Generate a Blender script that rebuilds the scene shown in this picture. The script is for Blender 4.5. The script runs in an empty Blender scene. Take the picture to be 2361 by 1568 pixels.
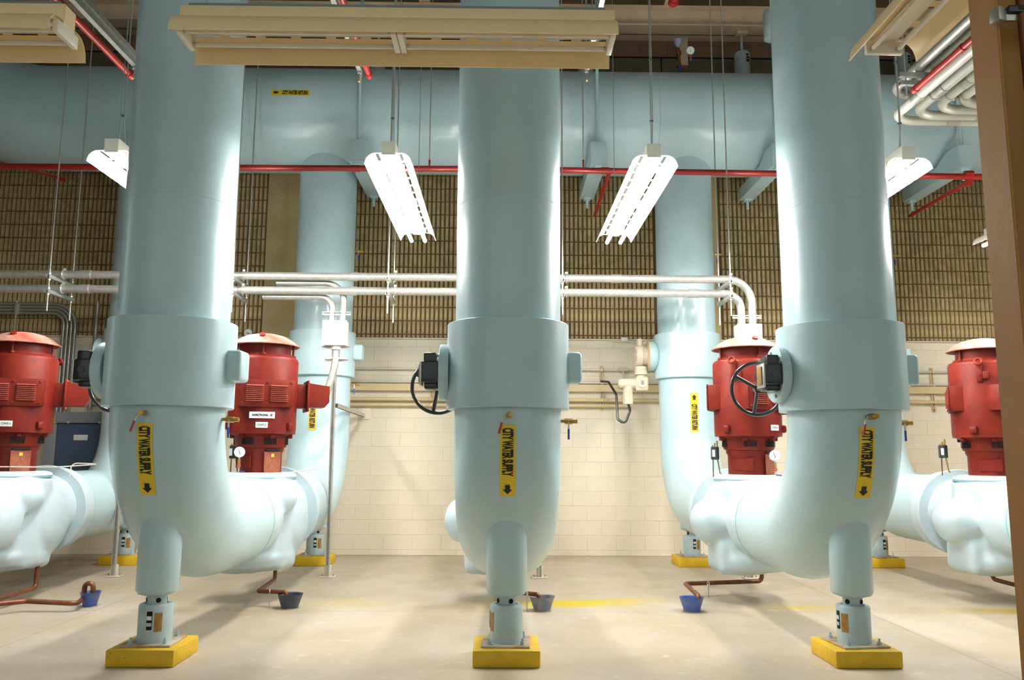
import bpy, bmesh, math, random
from mathutils import Vector, Matrix
random.seed(7)
S = bpy.context.scene
COL = S.collection
PI = math.pi

# ------------------------------------------------------------------ camera
F_PX, PITCH, YAW, ROLL, CAM_H = 1859.17, 0.1398, 0.0124, 0.0049, 1.4094
cyw, syw, cpt, spt, crl, srl = math.cos(YAW), math.sin(YAW), math.cos(PITCH), math.sin(PITCH), math.cos(ROLL), math.sin(ROLL)
R0 = Vector((cyw, -syw, 0)); FW = Vector((syw*cpt, cyw*cpt, spt)); U0 = Vector((-spt*syw, -spt*cyw, cpt))
RT = R0*crl + U0*srl; UP = -R0*srl + U0*crl
cam = bpy.data.cameras.new('camera'); cam.sensor_fit = 'HORIZONTAL'; cam.sensor_width = 36.0
cam.lens = F_PX*36.0/2361.0; cam.clip_start = 0.05; cam.clip_end = 200
camo = bpy.data.objects.new('camera', cam); COL.objects.link(camo)
m = Matrix(((RT.x, UP.x, -FW.x, 0), (RT.y, UP.y, -FW.y, 0), (RT.z, UP.z, -FW.z, CAM_H), (0, 0, 0, 1)))
camo.matrix_world = m
S.camera = camo

# ------------------------------------------------------------------ world, exposure
w = bpy.data.worlds.new('world'); S.world = w; w.use_nodes = True
w.node_tree.nodes['Background'].inputs[0].default_value = (0.88, 1.0, 0.94, 1)
w.node_tree.nodes['Background'].inputs[1].default_value = 0.68
S.view_settings.view_transform = 'Standard'; S.view_settings.look = 'None'
S.view_settings.exposure = 0.0; S.view_settings.gamma = 1.0; S.view_settings.use_curve_mapping = False
TUBE_POWER = 190.0         # emission of the lit fluorescent tubes
TUBE_COLOR = (1.0, 0.97, 0.93)

def at(px, py, Y=None, Z=None):
    """a point seen at a pixel of the 2361x1568 photograph, at a known depth Y or height Z"""
    r = FW + RT*((px-1180.5)/F_PX) - UP*((py-784)/F_PX)
    t = Y/r.y if Y is not None else (Z-CAM_H)/r.z
    return Vector((0, 0, CAM_H)) + r*t
def px_of(v):
    d = Vector(v) - Vector((0, 0, CAM_H)); k = d.dot(FW)
    return 1180.5+F_PX*d.dot(RT)/k, 784-F_PX*d.dot(UP)/k

# ------------------------------------------------------------------ materials
def mat(name, col, rough=0.5, metal=0.0, var=0.0, vscale=4.0, bump=0.0, bscale=30.0, col2=None, coat=0.0, emit=None, spots=None, spec=None):
    mt = bpy.data.materials.new(name); mt.use_nodes = True
    nt = mt.node_tree; b = nt.nodes['Principled BSDF']
    b.inputs['Base Color'].default_value = (*col, 1); b.inputs['Roughness'].default_value = rough
    b.inputs['Metallic'].default_value = metal
    if spec is not None: b.inputs['Specular IOR Level'].default_value = spec
    if coat: b.inputs['Coat Weight'].default_value = coat; b.inputs['Coat Roughness'].default_value = 0.12
    tc = nt.nodes.new('ShaderNodeTexCoord')
    last = None
    if var > 0 or col2:
        n = nt.nodes.new('ShaderNodeTexNoise'); n.inputs['Scale'].default_value = vscale; n.inputs['Detail'].default_value = 5
        nt.links.new(tc.outputs['Object'], n.inputs['Vector'])
        r = nt.nodes.new('ShaderNodeValToRGB'); nt.links.new(n.outputs[0], r.inputs[0])
        c2 = col2 or tuple(max(0, c*(1-var)) for c in col)
        r.color_ramp.elements[0].position = 0.35; r.color_ramp.elements[1].position = 0.65
        r.color_ramp.elements[0].color = (*c2, 1); r.color_ramp.elements[1].color = (*col, 1)
        last = r.outputs[0]
    if spots:   # (colour, scale, threshold)
        n2 = nt.nodes.new('ShaderNodeTexNoise'); n2.inputs['Scale'].default_value = spots[1]; n2.inputs['Detail'].default_value = 6
        nt.links.new(tc.outputs['Object'], n2.inputs['Vector'])
        r2 = nt.nodes.new('ShaderNodeValToRGB'); nt.links.new(n2.outputs[0], r2.inputs[0])
        r2.color_ramp.elements[0].position = spots[2]; r2.color_ramp.elements[1].position = spots[2]+0.06
        mx = nt.nodes.new('ShaderNodeMixRGB'); nt.links.new(r2.outputs[0], mx.inputs[0])
        if last: nt.links.new(last, mx.inputs[1])
        else: mx.inputs[1].default_value = (*col, 1)
        mx.inputs[2].default_value = (*spots[0], 1); last = mx.outputs[0]
    if last: nt.links.new(last, b.inputs['Base Color'])
    if bump:
        n3 = nt.nodes.new('ShaderNodeTexNoise'); n3.inputs['Scale'].default_value = bscale; n3.inputs['Detail'].default_value = 4
        nt.links.new(tc.outputs['Object'], n3.inputs['Vector'])
        bp = nt.nodes.new('ShaderNodeBump'); bp.inputs['Strength'].default_value = bump; bp.inputs['Distance'].default_value = 0.02
        nt.links.new(n3.outputs[0], bp.inputs['Height']); nt.links.new(bp.outputs[0], b.inputs['Normal'])
    if emit:
        b.inputs['Emission Color'].default_value = (*emit[0], 1); b.inputs['Emission Strength'].default_value = emit[1]
    return mt
M = {}
M['pipe'] = mat('pale_blue_jacket_paint', (0.475, 0.64, 0.68), 0.34, var=0.05, vscale=3, bump=0.12, bscale=7, coat=0.2)
M['lag'] = mat('pale_blue_lagging_cloth', (0.57, 0.69, 0.75), 0.42, var=0.06, vscale=4, bump=0.2, bscale=9)
M['seamshade'] = mat('teal_blue_shade_and_seam', (0.20, 0.44, 0.50), 0.6, var=0.15)  # darker teal: painted shade in the recesses, also the joint seam
M['steelblue'] = mat('blue_grey_spring_can_paint', (0.46, 0.58, 0.60), 0.42, var=0.10, vscale=12, bump=0.06, bscale=40)
M['red'] = mat('motor_red_paint', (0.17, 0.016, 0.007), 0.46, col2=(0.105, 0.007, 0.005), vscale=4, bump=0.08, bscale=25, spec=0.18)
M['redlid'] = mat('motor_cap_red_with_painted_light', (0.52, 0.27, 0.21), 0.5, col2=(0.34, 0.08, 0.05), vscale=7)  # strong overhead light on the cap is put into this pale red
M['redlit'] = mat('louvre_red_with_painted_light', (0.32, 0.06, 0.04), 0.4, var=0.2, vscale=20)  # paler red paints the light caught by the louvre slats
M['guard'] = mat('rusty_orange_guard_sheet', (0.30, 0.085, 0.03), 0.5, col2=(0.20, 0.03, 0.015), vscale=9)
M['sprink'] = mat('sprinkler_red_paint', (0.36, 0.014, 0.010), 0.36, var=0.1, coat=0.15)
M['galv'] = mat('galvanised_steel', (0.62, 0.61, 0.56), 0.38, metal=0.75, var=0.18, vscale=20, bump=0.03)
M['strut'] = mat('zinc_channel_steel', (0.50, 0.50, 0.47), 0.42, metal=0.65, var=0.2, vscale=15)
M['emt'] = mat('white_primed_conduit', (0.74, 0.72, 0.64), 0.35, metal=0.25, var=0.08, vscale=8)
M['darkconduit'] = mat('dull_grey_conduit', (0.38, 0.38, 0.36), 0.4, metal=0.7, var=0.1)
M['copper'] = mat('brown_weathered_copper', (0.22, 0.072, 0.026), 0.45, metal=0.4, col2=(0.12, 0.04, 0.018), vscale=14)
M['brass'] = mat('brass', (0.55, 0.34, 0.10), 0.35, metal=0.8, var=0.2, vscale=40)
M['black'] = mat('black_enamel', (0.018, 0.020, 0.022), 0.3, coat=0.3)
M['hole'] = mat('black_void', (0.006, 0.006, 0.006), 0.9)
M['grey'] = mat('mid_grey_enamel', (0.22, 0.24, 0.25), 0.45)
M['blueh'] = mat('blue_vinyl_handle', (0.02, 0.07, 0.45), 0.35)
M['redh'] = mat('red_vinyl_handle', (0.45, 0.05, 0.03), 0.4)
M['yellow'] = mat('yellow_marker_vinyl', (0.80, 0.55, 0.03), 0.4)
M['print'] = mat('black_print', (0.012, 0.010, 0.008), 0.5)
M['redprint'] = mat('red_print', (0.5, 0.02, 0.02), 0.5)
M['greyprint'] = mat('grey_print', (0.22, 0.22, 0.22), 0.5)
M['white'] = mat('white_plate', (0.80, 0.80, 0.78), 0.4)
M['dial'] = mat('gauge_dial_face', (0.85, 0.85, 0.82), 0.3)
M['clear'] = mat('label_tan_film', (0.42, 0.22, 0.06), 0.4, col2=(0.30, 0.14, 0.03), vscale=30)
M['padtop'] = mat('yellow_pad_paint', (0.74, 0.46, 0.010), 0.55, var=0.12, vscale=10, bump=0.25, bscale=25, spots=((0.10, 0.03, 0.01), 55, 0.70))
M['grout'] = mat('bare_steel_base_plate', (0.52, 0.50, 0.42), 0.6, col2=(0.40, 0.22, 0.08), vscale=9)
M['fix'] = mat('cream_fixture_enamel', (0.93, 0.70, 0.38), 0.45, var=0.05, vscale=6)
M['fixin'] = mat('white_reflector_enamel', (0.86, 0.80, 0.66), 0.4)
M['fixdust'] = mat('dusty_fixture_top', (0.50, 0.36, 0.18), 0.7, var=0.3, vscale=8)
M['tubeoff'] = mat('fluorescent_tube_off', (0.82, 0.76, 0.64), 0.2)
M['tubeon'] = mat('fluorescent_tube_lit', (1, 1, 1), 0.5, emit=(TUBE_COLOR, TUBE_POWER))
M['beam'] = mat('cream_beam_paint', (0.72, 0.55, 0.38), 0.6, var=0.08)
M['column'] = mat('tan_column_paint', (0.43, 0.19, 0.030), 0.55, var=0.10, vscale=5, bump=0.05, bscale=60)
M['concrete'] = mat('tan_precast_concrete', (0.56, 0.43, 0.22), 0.85, var=0.15, vscale=3, bump=0.2, bscale=25, spots=((0.16, 0.11, 0.06), 30, 0.68))
M['darkconc'] = mat('brown_band_concrete', (0.17, 0.135, 0.08), 0.9, var=0.2, vscale=3, spots=((0.04, 0.03, 0.02), 25, 0.68))
M['flute'] = mat('split_face_rib', (0.58, 0.45, 0.23), 0.9, col2=(0.44, 0.32, 0.15), vscale=9, bump=0.5, bscale=60, spots=((0.22, 0.14, 0.06), 70, 0.62))
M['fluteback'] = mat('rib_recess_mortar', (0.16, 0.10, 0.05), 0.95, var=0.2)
M['cmu'] = mat('cream_painted_block', (0.85, 0.75, 0.59), 0.5, var=0.05, vscale=1.2, bump=0.12, bscale=45)
M['mortar'] = mat('cream_painted_joint', (0.85, 0.75, 0.59), 0.5)
M['cmudark'] = mat('brown_block_bare', (0.30, 0.17, 0.10), 0.85, col2=(0.22, 0.15, 0.08), vscale=2.2, bump=0.3, bscale=40)
M['room'] = mat('plain_room_paint', (0.55, 0.50, 0.42), 0.8)
M['deck'] = mat('grey_roof_deck', (0.26, 0.25, 0.23), 0.7)
M['cabinet'] = mat('slate_blue_cabinet_paint', (0.050, 0.085, 0.150), 0.45, var=0.08, bump=0.03)
M['actu'] = mat('beige_actuator_paint', (0.62, 0.52, 0.38), 0.42, var=0.12, vscale=14)
M['wallpipe'] = mat('cream_painted_conduit', (0.68, 0.53, 0.30), 0.45)
M['cupb'] = mat('blue_plastic_funnel', (0.03, 0.10, 0.45), 0.4, col2=(0.10, 0.14, 0.28), vscale=16)
M['cupd'] = mat('slate_plastic_funnel', (0.055, 0.065, 0.10), 0.45, var=0.25, vscale=20)
M['cupw'] = mat('worn_grey_blue_funnel', (0.14, 0.16, 0.26), 0.5, col2=(0.27, 0.25, 0.22), vscale=14)
M['rust'] = mat('rusty_plate_edge', (0.34, 0.16, 0.04), 0.8, col2=(0.12, 0.06, 0.03), vscale=25)
M['cable'] = mat('steel_wire', (0.42, 0.42, 0.40), 0.4, metal=0.6)
M['paleconduit'] = mat('pale_tubing', (0.72, 0.68, 0.58), 0.35, metal=0.3)

# ------------------------------------------------------------------ mesh builder
class MB:
    def __init__(self): self.v = []; self.f = []
    def add(self, vs, fs):
        o = len(self.v); self.v += [tuple(x) for x in vs]; self.f += [tuple(i+o for i in f) for f in fs]; return self
    def box(self, c, s, rz=0, rx=0, ry=0):
        c = Vector(c); h = Vector(s)/2; q = Matrix.Rotation(rz, 3, 'Z') @ Matrix.Rotation(ry, 3, 'Y') @ Matrix.Rotation(rx, 3, 'X')
        vs = [c + q @ Vector((x*h.x, y*h.y, z*h.z)) for x in (-1, 1) for y in (-1, 1) for z in (-1, 1)]
        return self.add(vs, [(0, 1, 3, 2), (4, 6, 7, 5), (0, 4, 5, 1), (2, 3, 7, 6), (0, 2, 6, 4), (1, 5, 7, 3)])
    def cbox(self, c, s, b=0.01, seg=2, rz=0):
        bm = bmesh.new(); bmesh.ops.create_cube(bm, size=1)
        for v in bm.verts: v.co = Vector((v.co.x*s[0], v.co.y*s[1], v.co.z*s[2]))
        bmesh.ops.bevel(bm, geom=list(bm.edges), offset=b, segments=seg, affect='EDGES', profile=0.5)
        q = Matrix.Rotation(rz, 3, 'Z'); c = Vector(c); bm.verts.index_update()
        vs = [c + q @ v.co for v in bm.verts]; fs = [tuple(v.index for v in f.verts) for f in bm.faces]; bm.free()
        return self.add(vs, fs)
    def cyl(self, p0, p1, r, r2=None, n=24, caps=True):
        return self.lathe([(r, 0), (r if r2 is None else r2, (Vector(p1)-Vector(p0)).length)], p0, Vector(p1)-Vector(p0), n, caps)
    def lathe(self, prof, o=(0, 0, 0), axis=(0, 0, 1), n=32, caps=True):
        a = Vector(axis).normalized(); u = a.orthogonal().normalized(); w_ = a.cross(u); o = Vector(o)
        vs = []; fs = []
        for r, z in prof:
            for k in range(n):
                t = 2*PI*k/n; vs.append(o + a*z + (u*math.cos(t)+w_*math.sin(t))*max(r, 1e-5))
        for i in range(len(prof)-1):
            for k in range(n):
                k2 = (k+1) % n; fs.append((i*n+k, i*n+k2, (i+1)*n+k2, (i+1)*n+k))
        if caps:
            fs.append(tuple(reversed(range(n)))); fs.append(tuple(range((len(prof)-1)*n, len(prof)*n)))
        return self.add(vs, fs)
    def tube(self, pts, r, n=12, fillet=0.0, seg=6, caps=True):
        P = [Vector(p) for p in pts]; Q = [P[0]]
        for i in range(1, len(P)-1):
            a = (P[i-1]-P[i]); b = (P[i+1]-P[i]); la, lb = a.length, b.length; a.normalize(); b.normalize()
            ang = a.angle(b)
            if fillet <= 0 or ang > PI-0.02: Q.append(P[i]); continue
            d = min(fillet/math.tan(ang/2), la*0.49, lb*0.49); rr = d*math.tan(ang/2)
            ctr = P[i] + (a+b).normalized()*(rr/math.sin(ang/2))
            s0 = P[i]+a*d-ctr; s1 = P[i]+b*d-ctr
            w0 = s0.angle(s1)
            for k in range(seg+1):
                f = k/seg
                Q.append(ctr + (s0*math.sin((1-f)*w0)+s1*math.sin(f*w0))/math.sin(w0) if w0 > 1e-4 else ctr+s0)
        Q.append(P[-1])
        vs = []; fs = []; t0 = (Q[1]-Q[0]).normalized(); u = t0.orthogonal().normalized()
        for i, q in enumerate(Q):
            if i == 0: t = t0
            elif i == len(Q)-1: t = (Q[i]-Q[i-1]).normalized()
            else: t = ((Q[i]-Q[i-1]).normalized()+(Q[i+1]-Q[i]).normalized()).normalized()
            u = (u - t*u.dot(t)).normalized(); w_ = t.cross(u)
            for k in range(n):
                an = 2*PI*k/n; vs.append(q+(u*math.cos(an)+w_*math.sin(an))*r)
        for i in range(len(Q)-1):
            for k in range(n):
                k2 = (k+1) % n; fs.append((i*n+k, i*n+k2, (i+1)*n+k2, (i+1)*n+k))
        if caps: fs.append(tuple(reversed(range(n)))); fs.append(tuple(range((len(Q)-1)*n, len(Q)*n)))
        return self.add(vs, fs)
    def torus(self, c, axis, R, r, n=32, k=8):
        a = Vector(axis).normalized(); u = a.orthogonal().normalized(); w_ = a.cross(u); c = Vector(c); vs = []; fs = []
        for i in range(n):
            t = 2*PI*i/n; d = u*math.cos(t)+w_*math.sin(t)
            for j in range(k):
                s = 2*PI*j/k; vs.append(c+d*(R+r*math.cos(s))+a*(r*math.sin(s)))
        for i in range(n):
            for j in range(k):
                fs.append((i*k+j, ((i+1) % n)*k+j, ((i+1) % n)*k+(j+1) % k, i*k+(j+1) % k))
        return self.add(vs, fs)
    def prism(self, poly, o, u, v, d):
        """extrude a 2D polygon given in axes u, v from o along d"""
        o, u, v, d = Vector(o), Vector(u), Vector(v), Vector(d); n = len(poly)
        vs = [o+u*a+v*b for a, b in poly]+[o+u*a+v*b+d for a, b in poly]
        fs = [tuple(reversed(range(n))), tuple(range(n, 2*n))]+[(i, (i+1) % n, n+(i+1) % n, n+i) for i in range(n)]
        return self.add(vs, fs)
    def mesh(self, name, off=None, angle=40):
        me = bpy.data.meshes.new(name); o = Vector(off or (0, 0, 0))
        me.from_pydata([(a[0]-o.x, a[1]-o.y, a[2]-o.z) for a in self.v], [], self.f)
        bm = bmesh.new(); bm.from_mesh(me); bmesh.ops.recalc_face_normals(bm, faces=bm.faces); bm.to_mesh(me); bm.free()
        me.polygons.foreach_set('use_smooth', [True]*len(me.polygons)); me.set_sharp_from_angle(angle=math.radians(angle)); me.update()
        return me
    def build(self, name, material, parent=None, label=None, angle=40):
        off = origin(parent); o = bpy.data.objects.new(name, self.mesh(name, off, angle)); o.data.materials.append(M[material])
        COL.objects.link(o)
        if parent: o.parent = parent
        if label: o['label'] = label
        return o
def origin(p):
    v = Vector((0, 0, 0))
    while p: v = v+p.location; p = p.parent
    return v
def thing(name, label, cat, loc=(0, 0, 0), group=None):
    o = bpy.data.objects.new(name, None); o.empty_display_size = 0.1; COL.objects.link(o); o.location = loc
    o['label'] = label; o['category'] = cat
    if group: o['group'] = group
    return o
def tag(o, label, cat, group=None):
    o['label'] = label; o['category'] = cat
    if group: o['group'] = group
    return o
def struct(o): o['kind'] = 'structure'; return o
def kids(o): return [c for c in bpy.data.objects if c.parent == o]
def copytree(o, parent=None):
    c = o.copy(); COL.objects.link(c); c.parent = parent
    for ch in KID.get(o.name, []): copytree(ch, c)
    return c
KID = {}
def dup(root, loc, label, rz=None, group=None):
    KID.clear()
    for x in bpy.data.objects:
        if x.parent: KID.setdefault(x.parent.name, []).append(x)
    r = copytree(root); r.location = loc; r['label'] = label
    if rz is not None: r.rotation_euler = (0, 0, rz)
    if group: r['group'] = group
    return r
_tx = {}
def text2d(s, wd, ht):
    """flat lettering as (verts, faces) centred on 0 in a wd x ht box"""
    cu = bpy.data.curves.new('lettering', 'FONT'); cu.body = s; cu.resolution_u = 3; cu.offset = 0.055
    ob = bpy.data.objects.new('lettering', cu); COL.objects.link(ob)
    dg = bpy.context.evaluated_depsgraph_get(); me = bpy.data.meshes.new_from_object(ob.evaluated_get(dg))
    vs = [v.co.copy() for v in me.vertices]; fs = [tuple(p.vertices) for p in me.polygons]
    bpy.data.objects.remove(ob); bpy.data.curves.remove(cu); bpy.data.meshes.remove(me)
    x0 = min(v.x for v in vs); x1 = max(v.x for v in vs); y0 = min(v.y for v in vs); y1 = max(v.y for v in vs)
    return [((v.x-x0)/(x1-x0)*wd-wd/2, (v.y-y0)/(y1-y0)*ht-ht/2) for v in vs], fs

# ------------------------------------------------------------------ key dimensions (metres)
XC, PITCHX, YF, YB, YP, YW = 0.043, 2.423, 5.8155, 10.6414, 8.08, 11.531
LX = {i: XC+i*PITCHX for i in (-2, -1, 0, 1, 2)}
R, RB, ZA = 0.382, 0.88, 0.81           # pipe radius over insulation, elbow radius, run axis height
ZB = ZA+RB
XL, XR_, YFRONT, ZC = -9.5, 9.5, -4.0, 8.75

# ================================================================== SETTING
fl = MB(); fl.add([(XL, YFRONT, 0), (XR_, YFRONT, 0), (XR_, YW+.3, 0), (XL, YW+.3, 0), (XL, YFRONT, -.2), (XR_, YFRONT, -.2), (XR_, YW+.3, -.2), (XL, YW+.3, -.2)],
    [(0, 1, 2, 3), (7, 6, 5, 4), (0, 4, 5, 1), (1, 5, 6, 2), (2, 6, 7, 3), (3, 7, 4, 0)])
M['floor'] = mat('sealed_concrete_floor', (0.66, 0.55, 0.38), 0.5)
def floor_nodes(mt):
    nt = mt.node_tree; b = nt.nodes['Principled BSDF']; L = nt.links.new
    tc = nt.nodes.new('ShaderNodeTexCoord'); sp = nt.nodes.new('ShaderNodeSeparateXYZ'); L(tc.outputs['Object'], sp.inputs[0])
    def noise(sc, det=5):
        n = nt.nodes.new('ShaderNodeTexNoise'); n.inputs['Scale'].default_value = sc; n.inputs['Detail'].default_value = det
        L(tc.outputs['Object'], n.inputs['Vector']); return n.outputs[0]
    def ramp(inp, stops):
        r = nt.nodes.new('ShaderNodeValToRGB'); L(inp, r.inputs[0])
        while len(r.color_ramp.elements) < len(stops): r.color_ramp.elements.new(0.5)
        for e, (p, c) in zip(r.color_ramp.elements, stops): e.position = p; e.color = (*c, 1)
        return r.outputs[0]
    def mth(op, a, b_=None, clamp=False):
        n = nt.nodes.new('ShaderNodeMath'); n.operation = op; n.use_clamp = clamp
        for i, x in enumerate((a, b_)):
            if x is None: continue
            if isinstance(x, (int, float)): n.inputs[i].default_value = x
            else: L(x, n.inputs[i])
        return n.outputs[0]
    def mix(f, a, b_):
        n = nt.nodes.new('ShaderNodeMixRGB'); L(f, n.inputs[0])
        for i, x in ((1, a), (2, b_)):
            if isinstance(x, tuple): n.inputs[i].default_value = (*x, 1)
            else: L(x, n.inputs[i])
        return n.outputs[0]
    col = ramp(noise(1.1), [(0.3, (0.42, 0.35, 0.23)), (0.5, (0.48, 0.405, 0.305)), (0.7, (0.52, 0.455, 0.37))])
    col = mix(ramp(noise(9, 7), [(0.60, (0, 0, 0)), (0.74, (0.5, 0.5, 0.5))]), col, (0.66, 0.60, 0.52))
    col = mix(ramp(noise(26, 3), [(0.70, (0, 0, 0)), (0.76, (0.8, 0.8, 0.8))]), col, (0.36, 0.24, 0.10))
    wob = noise(2.4)
    def stain(cx, cy, sx, sy, rot, c, amt):
        nonlocal col
        dx = mth('SUBTRACT', sp.outputs[0], cx); dy = mth('SUBTRACT', sp.outputs[1], cy)
        ca, sa = math.cos(rot), math.sin(rot)
        u = mth('DIVIDE', mth('ADD', mth('MULTIPLY', dx, ca), mth('MULTIPLY', dy, sa)), sx)
        v = mth('DIVIDE', mth('SUBTRACT', mth('MULTIPLY', dy, ca), mth('MULTIPLY', dx, sa)), sy)
        d = mth('SQRT', mth('ADD', mth('MULTIPLY', u, u), mth('MULTIPLY', v, v)))
        d = mth('ADD', d, mth('MULTIPLY', mth('SUBTRACT', wob, 0.5), 1.2))
        f = mth('MULTIPLY', mth('SUBTRACT', 1.0, d, True), amt, True)
        col = mix(f, col, c)
    stain(0.74, 7.97, 1.0, 0.30, 0.16, (0.60, 0.46, 0.02), 1.5)
    stain(-0.45, 7.75, 0.45, 0.22, 0.05, (0.30, 0.24, 0.14), 0.9)
    stain(4.9, 7.6, 0.9, 0.25, 0.0, (0.36, 0.25, 0.03), 1.2)
    stain(2.75, 7.75, 0.55, 0.14, 0.0, (0.52, 0.38, 0.05), 1.0)
    stain(-2.75, 7.55, 0.5, 0.25, 0.3, (0.34, 0.29, 0.17), 0.9)
    stain(-1.5, 7.95, 0.5, 0.3, 0.0, (0.62, 0.48, 0.16), 0.6)
    # saw-cut control joints
    def joint(ax, ay, bx, by):
        nonlocal col
        l = math.hypot(bx-ax, by-ay); nx, ny = -(by-ay)/l, (bx-ax)/l
        d = mth('ABSOLUTE', mth('ADD', mth('ADD', mth('MULTIPLY', sp.outputs[0], nx), mth('MULTIPLY', sp.outputs[1], ny)), -(ax*nx+ay*ny)))
        f = mth('MULTIPLY', mth('LESS_THAN', d, 0.0045), 0.75); col = mix(f, col, (0.26, 0.17, 0.06))
    joint(-3.62, 0.0, -3.62, 10); joint(3.32, 0, 3.32, 10); joint(-8, 7.52, 8, 7.52)
    L(col, b.inputs['Base Color'])
    rr = ramp(noise(3), [(0.3, (0.36,)*3), (0.7, (0.58,)*3)]); L(rr, b.inputs['Roughness'])
    bp = nt.nodes.new('ShaderNodeBump'); bp.inputs['Strength'].default_value = 0.08; bp.inputs['Distance'].default_value = 0.02
    L(noise(18), bp.inputs['Height']); L(bp.outputs[0], b.inputs['Normal'])
floor_nodes(M['floor'])
struct(fl.build('floor', 'floor'))

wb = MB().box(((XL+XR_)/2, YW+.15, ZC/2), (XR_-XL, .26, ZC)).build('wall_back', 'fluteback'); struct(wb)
struct(MB().box((XL-.15, (YFRONT+YW)/2, ZC/2), (.3, YW-YFRONT+.6, ZC)).build('wall_left', 'cmudark'))
struct(MB().box((XR_+.15, (YFRONT+YW)/2, ZC/2), (.3, YW-YFRONT+.6, ZC)).build('wall_right', 'room'))
ce = MB().box(((XL+XR_)/2, (YFRONT+YW)/2, ZC+.1), (XR_-XL+.6, YW-YFRONT+.6, .2))
ceo = struct(ce.build('ceiling', 'deck'))
rib = MB()
for k in range(60):
    rib.box((XL+.3+k*.32, (YFRONT+YW)/2, ZC-.02), (.14, YW-YFRONT, .05))
o = rib.build('deck_rib', 'deck', ceo); o['kind'] = 'stuff'

def hidden(px, py):
    """True where big pipes or the column stand in front of the back wall in the photograph"""
    k = (py-600)/600.0
    for a, b_ in ((275-20*k, 535), (1050, 1295), (1815, 2062), (690, 820), (1520, 1655)):
        if a < px < b_: return True
    if px > 2265+60*k or px < -5: return True
    if 620 < py < 645 or 660 < py < 682: return False
    return False
# painted block courses, lower 3.05 m
cm = MB(); bw, bh = 0.4064, 0.2032
def block_mesh(wd, ht, dp=.006, ch=.004):
    x, z = wd/2-.002, ht/2-.002
    vs = [(-x, 0, -z), (x, 0, -z), (x, 0, z), (-x, 0, z), (-x, -dp+.004, -z), (x, -dp+.004, -z), (x, -dp+.004, z), (-x, -dp+.004, z),
          (-x+ch, -dp, -z+ch), (x-ch, -dp, -z+ch), (x-ch, -dp, z-ch), (-x+ch, -dp, z-ch)]
    fs = [(8, 9, 10, 11)]
    for i in range(4):
        j = (i+1) % 4; fs += [(i, j, 4+j, 4+i), (4+i, 4+j, 8+j, 8+i)]
    return vs, fs
cand = []
Y_CMU = YW-.012
courses = [(0.0, .0735)]+[(.0735+bh*k, .0735+bh*(k+1)) for k in range(14)]+[(.0735+bh*14, 3.033)]
for ci, (z0, z1) in enumerate(courses):
    off = -2.0456+(bw/2 if ci % 2 == 0 else 0)
    k0 = int((XL-off)/bw); k1 = int((XR_-off)/bw)
    for k in range(k0, k1):
        cand.append((off+(k+.5)*bw, (z0+z1)/2, z1-z0))
cmb = MB().box(((XL+XR_)/2, YW-.006+.05, 3.033/2), (XR_-XL, .112, 3.033)).build('painted_block_backing', 'mortar', wb)
vis = []
for c in cand:
    p = px_of((c[0], Y_CMU, c[1]))
    if -40 < p[0] < 2300 and not hidden(*p): vis.append(c)
vis = [c for c in vis if not (540 < px_of((c[0], Y_CMU, c[1]))[0] < 690 and px_of((c[0], Y_CMU, c[1]))[1] > 1100)]
vis.sort(key=lambda c: c[1]); vset = set(vis[:300])
bmesh_cache = {}
for c in cand:
    if c in vset:
        key = round(c[2], 4)
        if key not in bmesh_cache:
            me = MB().add(*block_mesh(bw, c[2])).mesh('block'); me.materials.append(M['cmu']); bmesh_cache[key] = me
        o = bpy.data.objects.new('block', bmesh_cache[key]); COL.objects.link(o); o.parent = wb; o.location = (c[0], YW-.012, c[1])
    else:
        vs, fs = block_mesh(bw, c[2]); cm.add([(v[0]+c[0], v[1]+YW-.012, v[2]+c[1]) for v in vs], fs)
o = cm.build('block_field', 'cmu', wb); o['kind'] = 'stuff'
MB().box(((XL+XR_)/2, YW-.035, 3.04), (XR_-XL, .05, .014)).build('ledge_strip', 'cmu', wb)
# ribbed split-face units above: vertical ribs in 0.2 m courses
PIL = [(-3.45, -2.45), (2.28, 3.17)]
rp, rh = 0.0655, 0.1985
ribs = []
z = 3.06
rows = []
zz = 3.05; rows.append((zz, 3.105)); zz = 3.105
while zz < 7.0: rows.append((zz, zz+rh)); zz += rh
for (z0, z1) in rows:
    n = int((XR_-XL)/rp)
    for k in range(n):
        x = XL+(k+.5)*rp
        if any(a-.03 < x < b_+.03 for a, b_ in PIL): continue
        ribs.append((x, (z0+z1)/2, z1-z0-.012))
def rib_mesh(ht, wd, dp, sk):
    x, z = wd/2, ht/2; c = .006
    vs = [(-x, 0, -z), (x, 0, -z), (x, 0, z), (-x, 0, z), (-x+c, -dp-sk, -z+c), (x-c, -dp+sk, -z+c), (x-c, -dp+sk*.5, z-c), (-x+c, -dp-sk*.5, z-c)]
    return vs, [(4, 5, 6, 7), (0, 1, 5, 4), (1, 2, 6, 5), (2, 3, 7, 6), (3, 0, 4, 7)]
rv = []
for r_ in ribs:
    p = px_of((r_[0], YW, r_[1]))
    if 0 < p[0] < 2280 and r_[2] > .1 and not hidden(*p): rv.append(r_)
rv.sort(key=lambda c: c[1]); rset = set(rv[:300])
rcache = []
for q in range(8):
    me = MB().add(*rib_mesh(rh-.012, .046, .020+.008*random.random(), .003*(random.random()-.5))).mesh('rib', angle=20); me.materials.append(M['flute']); rcache.append(me)
rm = MB()
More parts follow.
